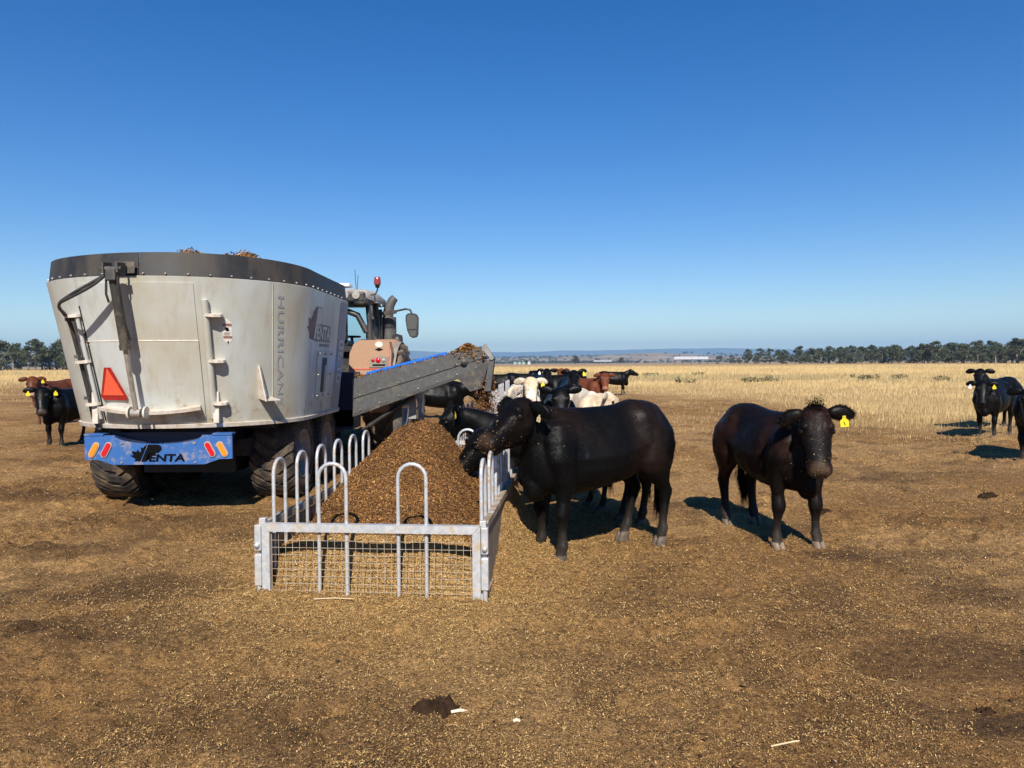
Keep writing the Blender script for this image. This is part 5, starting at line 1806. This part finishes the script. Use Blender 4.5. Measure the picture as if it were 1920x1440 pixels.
def make_cow(name, label, group, loc, ang, scale=1.0, coat=(.012, .011, .011), poll=(.98, 0, 1.22), yaw=0.0, pitch=-25.0, roll=0.0, legs=((0, 0), (0, 0), (0, 0), (0, 0)),
             voxel=.03, tags=(0, 1), hair=0, face=None, lenscale=1.0, tint=None, muzzle=None, hoof=(.11, .085, .062), seed=1, headscale=1.0, ears=(0, 0), flecks=0, belly=0.0, tuft=0, tailside=.0):
    rng = np.random.default_rng(seed)
    if face is not None:      # turn the head so that it looks back at the photographer, plus an offset
        yaw = (math.degrees(math.atan2(-loc[1], -loc[0])) - ang + face + 180) % 360 - 180
    shells = []
    ex, ey, ez = np.array([1., 0, 0]), np.array([0, 1., 0]), np.array([0, 0, 1.])
    rings = []
    for x, t, b, w, egg in TORSO:
        b = b - belly * math.exp(-((x - .05) / .4) ** 2)
        cz = b + (t - b) * .44
        rings.append(ring_box((x, 0, cz), ey, ez, w, t - cz, cz - b, .86, egg))
    shells.append(loft_rings(rings))
    feet = []
    for i, (tab, s) in enumerate(((FRONT, 1), (FRONT, -1), (HIND, 1), (HIND, -1))):
        ox, oy = legs[i]
        rr = []
        for z, x, ax, ay, y in tab:
            k = max(0, 1 - z / .95)
            rr.append(np.stack([x + ox * k + ax * 1.05 * np.cos(ANG), s * y + oy * k + ay * 1.10 * np.sin(ANG), np.full(NA, z)], -1))
        shells.append(loft_rings(rr))
        z, x, ax, ay, y = tab[-1]
        k = 1 - z / .95
        feet.append((x + ox * k, s * y + oy * k))
    # neck along a curve to the poll
    P = np.array(poll, float)
    yw, pt = R(yaw), R(pitch)
    hf = np.array([math.cos(yw) * math.cos(pt), math.sin(yw) * math.cos(pt), math.sin(pt)])
    side = np.array([-math.sin(yw), math.cos(yw), 0.0])
    hu = np.cross(hf, side)
    rl = R(roll)
    side, hu = side * math.cos(rl) + hu * math.sin(rl), hu * math.cos(rl) - side * math.sin(rl)
    hs = headscale
    b0 = np.array([.38, 0, .96]); b3 = P - hu * .055 * hs + hf * .03
    ln = np.linalg.norm(b3 - b0)
    b1 = b0 + np.array([.45 * ln, 0, .03]); b2 = b3 - (hf * .35 + np.array([0, 0, .1]) + (b3 - b0) / ln * .65) / 1.0 * ln * .33
    rings = []
    for k, t in enumerate(np.linspace(0, 1, 9)):
        c = (1 - t) ** 3 * b0 + 3 * (1 - t) ** 2 * t * b1 + 3 * (1 - t) * t ** 2 * b2 + t ** 3 * b3
        dv = 3 * (1 - t) ** 2 * (b1 - b0) + 6 * (1 - t) * t * (b2 - b1) + 3 * t ** 2 * (b3 - b2)
        dv /= np.linalg.norm(dv)
        ux = np.cross(ez, dv); ux /= np.linalg.norm(ux)
        uy = np.cross(dv, ux)
        q = 1 - t
        hw = (.090 + .115 * q ** 1.1); up = .095 + .165 * q ** 1.0; dn = .115 + .20 * q ** .95
        rings.append(ring_box(c, ux, uy, hw, up, dn, .95, .3 * q))
    shells.append(loft_rings(rings))
    rings = []
    for a, w, t, b in HEAD:
        rings.append(ring_box(P + hf * (a * hs), side, hu, w * hs, t * hs, b * hs, .9, .12))
    shells.append(loft_rings(rings))
    # brow ridges and dewlap give the face and throat their outline
    def ball(c, r, sc=(1, 1, 1)):
        rr = []
        for ph in np.linspace(-1.45, 1.45, 7):
            rr.append(np.asarray(c) + np.stack([r * sc[0] * math.cos(ph) * np.cos(ANG), r * sc[1] * math.cos(ph) * np.sin(ANG), np.full(NA, r * sc[2] * math.sin(ph))], -1))
        return loft_rings(rr)
    for s in (1, -1):
        shells.append(ball(P + hf * .135 * hs + side * s * .092 * hs + hu * .056 * hs, .036 * hs))
        shells.append(ball(np.array([.57, s * .165, .80]), .10, (1, .8, 1.3)))
    shells.append(ball(np.array([.68, 0, .62]), .13, (.9, .8, 1.1)))
    V = []; F = []
    o = 0
    for v, f in shells:
        V.append(v); F += [tuple(i + o for i in q) for q in f]; o += len(v)
    V = np.concatenate(V)
    me = bpy.data.meshes.new("tmp")
    me.from_pydata(V.tolist(), [], F)
    bm = bmesh.new(); bm.from_mesh(me); bmesh.ops.recalc_face_normals(bm, faces=bm.faces); bm.to_mesh(me); bm.free()
    ob = bpy.data.objects.new("tmp", me); COL.objects.link(ob)
    md = ob.modifiers.new("r", 'REMESH'); md.mode = 'VOXEL'; md.voxel_size = voxel; md.use_smooth_shade = True
    sm = ob.modifiers.new("s", 'SMOOTH'); sm.factor = .5; sm.iterations = 4 if voxel < .02 else 3
    dg = bpy.context.evaluated_depsgraph_get()
    bme = bpy.data.meshes.new_from_object(ob.evaluated_get(dg))
    bpy.data.objects.remove(ob); bpy.data.meshes.remove(me)
    nb = len(bme.vertices)
    BV = np.empty(nb * 3, np.float32); bme.vertices.foreach_get("co", BV); BV = BV.reshape(-1, 3).astype(float)
    BN = np.empty(nb * 3, np.float32); bme.vertices.foreach_get("normal", BN); BN = BN.reshape(-1, 3).astype(float)
    # soft folds and muscle relief
    rel = (fbm(BV[:, 0] * 5 + BV[:, 1] * 2, BV[:, 2] * 5 + seed, 7, 3) - .5) * .018
    neckf = np.exp(-(((BV[:, 0] - .72) / .22) ** 2)) * (BV[:, 2] > .6)
    rel += neckf * .004 * np.sin((BV[:, 0] * 1.0 + BV[:, 2] * .35) * 42 + 3 * vnoise(BV[:, 2] * 6, BV[:, 1] * 6, 3)) * .6
    # bones and hollows under the hide
    aY = np.abs(BV[:, 1])
    def bumpat(x, y, z, r_, a_, sx=1.0, sz=1.0):
        return a_ * np.exp(-(((BV[:, 0] - x) / (r_ * sx)) ** 2 + ((aY - y) / (r_ * 1.6)) ** 2 + ((BV[:, 2] - z) / (r_ * sz)) ** 2))
    rel = rel + bumpat(-.43, .26, 1.17, .075, .030) + bumpat(-.74, .12, 1.10, .06, .022) + bumpat(.60, .21, .87, .09, .016) + bumpat(.55, .22, 1.06, .06, .014, 1, 2.2)
    rel = rel + bumpat(-.27, .27, 1.06, .11, -.034) + bumpat(.36, .30, .86, .06, -.020, 1, 3.5) + bumpat(-.34, .27, .80, .07, -.026, 1, 2.0) + bumpat(-.60, .22, .95, .12, .014, 1, 1.5)
    rel = rel + bumpat(-.69, .17, 1.17, .07, -.016)
    # mouth line and cheek
    hd = BV - P
    ha, hb, hc = hd @ hf / hs, hd @ hu / hs, np.abs(hd @ side) / hs
    rel = rel - .007 * np.exp(-((hb + .062 + .1 * (.5 - ha)) / .012) ** 2) * ((ha > .33) & (ha < .52) & (hc > .02)) + .012 * np.exp(-(((ha - .12) / .07) ** 2 + ((hb + .10) / .05) ** 2)) * (hc > .04) - .010 * np.exp(-(((ha - .20) / .05) ** 2 + ((hb + .0) / .04) ** 2)) * (hc > .05)
    tailh = ((BV[:, 2] > .12))
    BV = BV + BN * (rel * tailh)[:, None]
    # colours that belong to the hide
    coat = np.array(coat)
    C = np.tile(coat, (nb, 1)).astype(float)
    if tint is not None:
        n_ = fbm(BV[:, 0] * 2.2 + 7, BV[:, 2] * 2.2 + BV[:, 1] + seed, 5, 3)
        tt = sstep(.45, .68, n_)[:, None]
        C = C * (1 - tt) + np.array(tint) * tt
    mt = P + hf * .47 * hs
    dm = np.linalg.norm(BV - mt, axis=1)
    mz = np.array(muzzle if muzzle is not None else coat * 1.6)
    k = (1 - sstep(.055 * hs, .10 * hs, dm))[:, None]
    C = C * (1 - k) + mz * k
    dust = sstep(.40, .08, BV[:, 2])[:, None] * (.25 + .5 * fbm(BV[:, 0] * 9, BV[:, 2] * 14 + BV[:, 1] * 9, 4, 2))[:, None]
    C = C * (1 - dust) + np.array([.055, .044, .034]) * dust
    mats = [M['coat_pale'] if coat.max() > .3 else M['coat_dark'], M['eye']]
    # extra geometry in the same skin mesh: ears, tail, hooves, eyes, nostrils
    ev, ef, ec, em = [], [], [], []

    def extra(v, f, c, mi=0):
        b = sum(len(q) for q in ev)
        ev.append(np.asarray(v)); ec.append(np.tile(np.asarray(c, float), (len(v), 1)))
        for q in f:
            ef.append(tuple(i + nb + b for i in q)); em.append(mi)
    ear_pos = []
    for s in (1, -1):
        sw = ears[0] if s > 0 else ears[1]
        e0 = P + side * s * .095 * hs + hf * .005 + hu * .012
        d = side * s * .95 + ez * (-.12 + sw) - hf * .18 * (1 if pitch > -40 else .3)
        d /= np.linalg.norm(d)
        nx = ez - d * np.dot(ez, d); nx /= np.linalg.norm(nx)
        fx = np.cross(d, nx)
        rings = []
        for t, w, th in ((0, .030, .028), (.2, .048, .034), (.45, .060, .026), (.7, .056, .018), (.9, .036, .012), (1.0, .012, .006)):
            cc = e0 + d * (t * .20 * hs) + nx * (-.03 * t * t)
            rings.append(cc[None] + np.outer(np.cos(ANG[::2]) * th * hs, fx) + np.outer(np.sin(ANG[::2]) * w * hs, nx))
        v, f = loft_rings(rings)
        extra(v, f, coat * (.9 if coat.max() < .3 else .8))
        ear_pos.append((e0 + d * .115 * hs - nx * .045 * hs, d, nx, fx))
        ec_ = P + hf * .158 * hs + side * s * .113 * hs + hu * .022 * hs
        v, f = ball(ec_, .025 * hs); extra(v, f, (.01, .008, .006), 1)
        nc = P + hf * .500 * hs + side * s * .040 * hs - hu * .012 * hs
        v, f = ball(nc, .016 * hs, (.8, .8, 1.0)); extra(v, f, (.006, .004, .004), 1)
    rings = []
    for t, (x, z, r_) in enumerate(((-.73, 1.19, .040), (-.775, 1.16, .034), (-.800, 1.06, .027), (-.805, .9, .021), (-.80, .74, .018), (-.795, .60, .022), (-.792, .48, .034), (-.79, .36, .030), (-.79, .28, .008))):
        rings.append(np.stack([x + r_ * np.cos(ANG[::2]), tailside * max(0, (1.1 - z)) + r_ * np.sin(ANG[::2]), np.full(NA // 2, z)], -1))
    v, f = loft_rings(rings); extra(v, f, coat)
    for (fx_, fy_) in feet:
        for s in (1, -1):
            rings = []
            for z, a_, b_, dx in ((.075, .050, .026, -.005), (.04, .058, .029, .008), (.004, .066, .031, .018), (-.03, .066, .031, .018)):
                rings.append(np.stack([fx_ + dx + a_ * np.cos(ANG[::2]), fy_ + s * .027 + b_ * np.sin(ANG[::2]), np.full(NA // 2, z)], -1))
            v, f = loft_rings(rings); extra(v, f, np.array(hoof) * (.85 + .3 * rng.random()))
    # rebuild as one mesh
    npoly = len(bme.polygons)
    lt = np.empty(npoly, np.int32); bme.polygons.foreach_get("loop_total", lt)
    li = np.empty(len(bme.loops), np.int32); bme.loops.foreach_get("vertex_index", li)
    faces = []
    p_ = 0
    st = np.concatenate([[0], np.cumsum(lt)])
    lil = li.tolist()
    faces = [lil[st[i]:st[i + 1]] for i in range(npoly)]
    allV = np.concatenate([BV] + ev); allC = np.concatenate([C] + ec)
    nm = bpy.data.meshes.new("body")
    nm.from_pydata(allV.tolist(), [], faces + ef)
    nm.polygons.foreach_set("use_smooth", np.ones(len(nm.polygons), bool))
    nm.polygons.foreach_set("material_index", np.array([0] * npoly + em, np.int32))
    at = nm.color_attributes.new("Col", 'FLOAT_COLOR', 'POINT')
    c4 = np.ones((len(allV), 4), np.float32); c4[:, :3] = allC
    at.data.foreach_set("color", c4.ravel())
    bpy.data.meshes.remove(bme)
    ca, sa = math.cos(R(ang)), math.sin(R(ang))
    fz = [gz(loc[0] + scale * (fx_ * ca - fy_ * sa), loc[1] + scale * (fx_ * sa + fy_ * ca)) for fx_, fy_ in feet]
    root = empty(name, (loc[0], loc[1], .5 * min(fz) + .5 * sum(fz) / 4 - .008), R(ang), label, "cow", group)
    root.scale = (scale * lenscale, scale * (.94 if lenscale < 1 else .97), scale)
    body = link_mesh("body", nm, root, mats)
    # ear tags
    for i, s in enumerate((1, -1)):
        if tags[i]:
            p, d, nx, fx = ear_pos[i]
            n_ = fx if np.dot(fx, hf) > 0 else -fx
            m = MB()
            pp = Vector(p + n_ * .022); u = Vector(d); w_ = Vector(nx)
            if tags[i] == 3:
                u = u * .5; w_ = w_ * .6
            m.prism([(-.012, .02), (.012, .02), (.016, -.005), (.036, -.02), (.036, -.075), (-.036, -.075), (-.036, -.02), (-.016, -.005)], pp, u, w_, Vector(n_) * .004)
            tg = m.build("ear_tag", M['yellow_tag'] if tags[i] == 1 else M['stick'] if tags[i] == 3 else M['white_tag'], root)
            if voxel < .02:
                m = MB(); m.prism([(-.010, -.03), (-.004, -.03), (.008, -.058), (.001, -.062)], pp + Vector(n_) * .0045, u, w_, Vector(n_) * .001); m.build("tag_print", M['decal_black'], tg)
    # short lying hair
    if hair:
        tri = np.array([f[:3] for f in faces]); 
        p0, p1, p2 = BV[tri[:, 0]], BV[tri[:, 1]], BV[tri[:, 2]]
        ar = np.linalg.norm(np.cross(p1 - p0, p2 - p0), axis=1)
        pick = rng.choice(len(tri), hair, p=ar / ar.sum())
        u = rng.random((hair, 1)); w = rng.random((hair, 1)); fl = (u + w) > 1; u = np.where(fl, 1 - u, u); w = np.where(fl, 1 - w, w)
        q = p0[pick] + (p1 - p0)[pick] * u + (p2 - p0)[pick] * w
        nn = BN[tri[pick, 0]]
        fall = np.array([-.8, 0, -.55])[None] + rng.normal(size=(hair, 3)) * .35
        fall = fall - nn * np.sum(fall * nn, 1)[:, None]
        fall /= np.linalg.norm(fall, axis=1)[:, None] + 1e-6
        up_ = .10 + .16 * rng.random((hair, 1))
        hl = (.014 + .016 * rng.random((hair, 1))) * np.where(q[:, 2:3] < .35, .6, 1) 
        longr = np.exp(-(((q[:, 0] - .75) / .25) ** 2))[:, None] * (q[:, 2:3] > .65)
        hl = hl * (1 + .4 * longr)
        tip = q + (fall * (1 - up_ * .3) + nn * up_) * hl
        sd = np.cross(fall, nn) * .0016
        HV = np.stack([q - sd, q + sd, tip], 1).reshape(-1, 3)
        HF = np.arange(3 * hair).reshape(-1, 3)
        base = C[tri[pick, 0]]
        HC = np.repeat(base * (.7 + 1.1 * rng.random((hair, 1))), 3, 0)
        if tuft:
            cen = P - hf * .03 + hu * .075 * hs
            off = rng.normal(size=(tuft, 3)) * .035
            b_ = cen + off - hu * np.abs(rng.normal(size=(tuft, 1))) * .02
            dr = hu * 1.0 + rng.normal(size=(tuft, 3)) * .5 + hf * .1
            dr /= np.linalg.norm(dr, axis=1)[:, None]
            tl = .6 * (.03 + .05 * rng.random((tuft, 1)))
            sdv = np.cross(dr, rng.normal(size=(tuft, 3))); sdv = sdv / np.linalg.norm(sdv, axis=1)[:, None] * .0028
            TV = np.stack([b_ - sdv, b_ + sdv, b_ + dr * tl], 1).reshape(-1, 3)
            HF = np.concatenate([HF, np.arange(3 * tuft).reshape(-1, 3) + len(HV)])
            HV = np.concatenate([HV, TV]); HC = np.concatenate([HC, np.tile(coat * 1.5, (3 * tuft, 1))])
        # fringed ears
        for (ep, d, nx, fx) in ear_pos:
            ke = 1100
            t_ = rng.random((ke, 1)); e0 = ep - d * .115 * hs + nx * .045 * hs
            wv_ = .058 * np.sin(np.clip(t_ * 2.7 + .25, 0, 3.1)) * hs
            an = rng.random((ke, 1)) * 2 * math.pi
            b_ = e0 + d * t_ * .20 * hs + nx * (np.sin(an) * wv_ - .03 * t_ * t_) + fx * np.cos(an) * .02 * hs
            dr = d * .8 + nx * np.sin(an) * .8 + fx * np.cos(an) * .5 - ez * .35 + rng.normal(size=(ke, 3)) * .25
            dr /= np.linalg.norm(dr, axis=1)[:, None]
            tl = .012 + .025 * rng.random((ke, 1))
            sdv = np.cross(dr, rng.normal(size=(ke, 3))); sdv = sdv / np.linalg.norm(sdv, axis=1)[:, None] * .002
            TV = np.stack([b_ - sdv, b_ + sdv, b_ + dr * tl], 1).reshape(-1, 3)
            HF = np.concatenate([HF, np.arange(3 * ke).reshape(-1, 3) + len(HV)])
            HV = np.concatenate([HV, TV]); HC = np.concatenate([HC, np.tile(coat * 1.4, (3 * ke, 1))])
        # tail switch
        ks = 700
        bz = rng.uniform(.34, .62, ks); bb = np.stack([-.793 + rng.normal(0, .018, ks), tailside * (1.1 - bz) + rng.normal(0, .018, ks), bz], -1)
        dr = np.stack([rng.normal(0, .12, ks), rng.normal(0, .12, ks), -np.ones(ks)], -1)
        tp_ = bb + dr * (.10 + .14 * rng.random((ks, 1)))
        sdv = np.tile([0, .003, 0], (ks, 1))
        TV = np.stack([bb - sdv, bb + sdv, tp_], 1).reshape(-1, 3)
        HF = np.concatenate([HF, np.arange(3 * ks).reshape(-1, 3) + len(HV)])
        HV = np.concatenate([HV, TV]); HC = np.concatenate([HC, np.tile(coat, (3 * ks, 1))])
        ho = mesh_np("hair", HV, HF, (M['hair'],), root, HC)
        ho["kind"] = "stuff"
    if flecks:
        wgt = np.exp(-dm / (.10 * hs)) * 14 + np.exp(-np.linalg.norm(BV - P, axis=1) / .16) * 1.6 + .03 * (BN[:, 2] > .55) + .003
        pk = rng.choice(nb, flecks, p=wgt / wgt.sum())
        q = BV[pk] + BN[pk] * .008 + rng.normal(size=(flecks, 3)) * .004
        fo = chips("feed_flecks", q, BN[pk], .004 + .008 * rng.random(flecks), .003 + .003 * rng.random(flecks), mixcol(rng, flecks, [(.36, .22, .09), (.48, .34, .15), (.18, .09, .035)], [3, 1.5, 3]), M['straw'], root, .4, seed)
        fo["kind"] = "stuff"
    return root


BLK = (.0032, .0030, .0030)
BRN = (.12, .034, .014)
WHT = (.66, .55, .40)
G = "cattle by the troughs"
PINK = (.50, .27, .20)
FINE = .0135
make_cow("cow", "large glossy black cow standing side-on, reaching its head over the trough hoops", G, (.735, 6.58), 212.7, 1.03, BLK, (.82, .03, 1.27), 10, -33, 0, ((.06, .06), (.0, -.02), (-.02, .02), (.14, -.03)), FINE, (3, 0), 60000,
         tint=(.010, .0060, .0045), muzzle=(.05, .028, .018), seed=2, headscale=1.09, ears=(-.25, .05), flecks=190, tuft=70, lenscale=.93)
make_cow("cow", "dark brown-black cow at right facing the camera with one yellow ear tag", G, (2.47, 7.15), -79, .995, (.0060, .0040, .0034), (.86, -.05, 1.255), 0, -62, 0, ((.05, .03), (.0, -.06), (.02, .02), (.05, -.02)), FINE, (1, 0), 60000,
         tint=(.018, .0080, .0055), muzzle=(.055, .032, .018), seed=3, headscale=1.14, ears=(.15, -.25), flecks=190, tuft=800, hoof=(.20, .15, .105), tailside=.2, face=8, lenscale=.94)
make_cow("cow", "black cow with its head lowered through the hoops into the nearest heap", G, (.72, 7.50), 199, .90, BLK, (1.17, .0, 1.08), 4, -50, 0, ((.05, 0), (-.05, 0), (0, 0), (.1, 0)), .018, (0, 0), 16000,
         muzzle=(.03, .018, .012), seed=4, flecks=260, ears=(.0, .0), headscale=1.1)
make_cow("cow", "black cow feeding over the far end of the heap, head and neck showing", G, (.42, 8.45), 190, .90, BLK, (1.20, .02, 1.30), 4, -57, 0, ((.05, 0), (-.05, 0), (0, 0), (.1, 0)), .018, (1, 0), 14000,
         muzzle=(.02, .013, .01), seed=5, ears=(.35, .35), flecks=60, headscale=1.15)
# left side of the row, below the conveyor
make_cow("cow", "black cow on the far side of the row, seen below the conveyor", G, (-2.45, 22.6), 4, 1.0, BLK, (1.10, 0, 1.02), 0, -50, 0, ((.1, 0), (-.1, 0), (.08, 0), (-.1, 0)), .03, (0, 0), 0, seed=6)
make_cow("cow", "black cow behind the chute, lowering its head to the trough", G, (-2.05, 19.6), 8, 1.0, BLK, (1.15, -.05, 1.16), -10, -30, 0, ((.1, 0), (-.1, 0), (.08, 0), (-.1, 0)), .03, (0, 0), 0, seed=7)
# beyond the row end
make_cow("cow", "black cow side-on just right of the chute end, behind the hoops", G, (-.45, 32.5), 176, .98, BLK, (.95, 0, 1.12), 0, -40, 0, voxel=.035, tags=(0, 0), seed=8)
make_cow("cow", "black cow facing right behind the far hoops, near the white cow's back", G, (.45, 34.0), 5, .98, BLK, (.98, 0, 1.15), -15, -25, 0, voxel=.035, tags=(0, 0), seed=9)
# group right of the row
make_cow("cow", "cream-white cow facing the camera beside the hoops, yellow ear tag", G, (.20, 14.7), -80, .99, WHT, (.86, .0, 1.38), 0, -52, 0, voxel=.024, tags=(1, 0), muzzle=PINK, seed=10, hoof=(.45, .36, .26), headscale=1.12, ears=(.05, .05), tint=(.56, .43, .28), face=0)
make_cow("cow", "black cow facing the camera between the two white cows", G, (.72, 11.9), -90, .98, BLK, (.88, -.0, 1.27), 0, -62, 0, voxel=.022, tags=(0, 0), seed=11, headscale=1.12, ears=(.4, .4), muzzle=(.04, .034, .03), face=0)
make_cow("cow", "cream-white cow turning its head to the right, behind the big black cow", G, (1.30, 13.2), -82, .98, WHT, (.80, .20, 1.18), 58, -48, 0, voxel=.024, tags=(0, 0), muzzle=PINK, seed=12, hoof=(.45, .36, .26), ears=(-.1, .1), tint=(.56, .43, .28), headscale=1.05)
make_cow("cow", "black cow with raised head behind the black cow between the white ones", G, (1.36, 17.7), -88, 1.04, BLK, (.86, .0, 1.40), 5, -38, 0, voxel=.03, tags=(1, 0), seed=13, ears=(.35, .2), face=0)
make_cow("cow", "black cow looking at the camera at the back, left of the brown pair", G, (.85, 22.4), -80, 1.04, BLK, (.88, 0, 1.38), -8, -40, 0, voxel=.035, tags=(0, 2), seed=14, ears=(.1, .1), face=0)
make_cow("cow", "black cow side-on at the back, left of the brown pair", G, (1.65, 24.5), 195, 1.05, BLK, (.92, .1, 1.32), 30, -30, 0, voxel=.035, tags=(0, 0), seed=15)
make_cow("cow", "red-brown cow facing the camera in front of its white-faced neighbour", G, (2.12, 22.3), -50, 1.0, BRN, (.88, .0, 1.33), 0, -50, 0, voxel=.03, tags=(0, 0), seed=16, ears=(.1, .1), muzzle=(.3, .12, .08), face=0, headscale=1.1)
make_cow("cow", "red-brown cow with pale face behind the other brown cow", G, (2.2, 27.0), -120, 1.06, (.13, .038, .016), (.88, 0, 1.36), 25, -35, 0, voxel=.035, tags=(0, 0), seed=17, muzzle=(.7, .6, .5))
make_cow("cow", "lone black cow standing side-on in the field, facing right", G, (5.15, 38), -4, .97, BLK, (.88, 0, 1.30), 0, -28, 0, ((.1, 0), (-.06, 0), (.1, 0), (-.08, 0)), .035, (0, 0), 0, seed=18)
# right edge
make_cow("cow", "black cow at right looking at the camera, one yellow tag and one white button", G, (10.50, 16.25), 222, .94, BLK, (.86, 0, 1.24), 0, -58, 0, ((.04, 0), (-.04, 0), (0, 0), (.12, 0)), .026, (1, 2), 0, seed=19, ears=(.1, .15), headscale=1.1, face=0)
make_cow("cow", "black cow standing behind the tagged one at right, head above its back", G, (11.85, 18.2), 212, 1.0, BLK, (.84, -.0, 1.42), 0, -45, 0, voxel=.028, tags=(0, 0), seed=20, ears=(.12, .12), face=0, headscale=1.05)
make_cow("cow", "black cow cut off by the right edge of the picture", G, (8.72, 12.35), 228, 1.0, BLK, (.90, -.0, 1.18), 0, -58, 0, voxel=.022, tags=(0, 0), seed=21, ears=(.1, .1), muzzle=(.05, .036, .03), face=0, headscale=1.1)
# left edge
make_cow("cow", "black cow at left facing the camera with two yellow tags, partly behind the mixer", G, (-9.4, 15.9), -96, 1.0, BLK, (.84, .0, 1.22), 0, -60, 0, ((.03, 0), (-.03, 0), (.0, .0), (.14, 0)), .022, (1, 1), 0, seed=22, ears=(.12, .15), headscale=1.12, muzzle=(.06, .045, .038), face=0)
make_cow("cow", "red-brown cow at far left with the black cow in front of it", G, (-13.0, 21.3), -98, 1.02, (.11, .032, .014), (.86, 0, 1.30), 0, -55, 0, ((.03, 0), (-.03, 0), (.0, .0), (.14, 0)), .026, (1, 0), 0, seed=23, ears=(.1, .05), headscale=1.12, muzzle=(.35, .2, .15), face=0)


# ------------------------------------------------------------------ air
def haze():
    m = bpy.data.materials.new("haze_air")
    m.use_nodes = True
    nt = m.node_tree
    for n in list(nt.nodes):
        nt.nodes.remove(n)
    out = N(nt, "ShaderNodeOutputMaterial")
    v = N(nt, "ShaderNodeVolumePrincipled")
    v.inputs['Color'].default_value = (.42, .70, 1.0, 1)
    v.inputs['Density'].default_value = HAZE_D
    v.inputs['Anisotropy'].default_value = 0.0
    nt.links.new(v.outputs[0], out.inputs['Volume'])
    o = MB().box((0, 2000, 249), (33000, 36000, 502)).build("haze", m)
    tag(o, "thin blue haze filling the air out to the range", "haze", kind="stuff")


HAZE_D = 9e-5
haze()
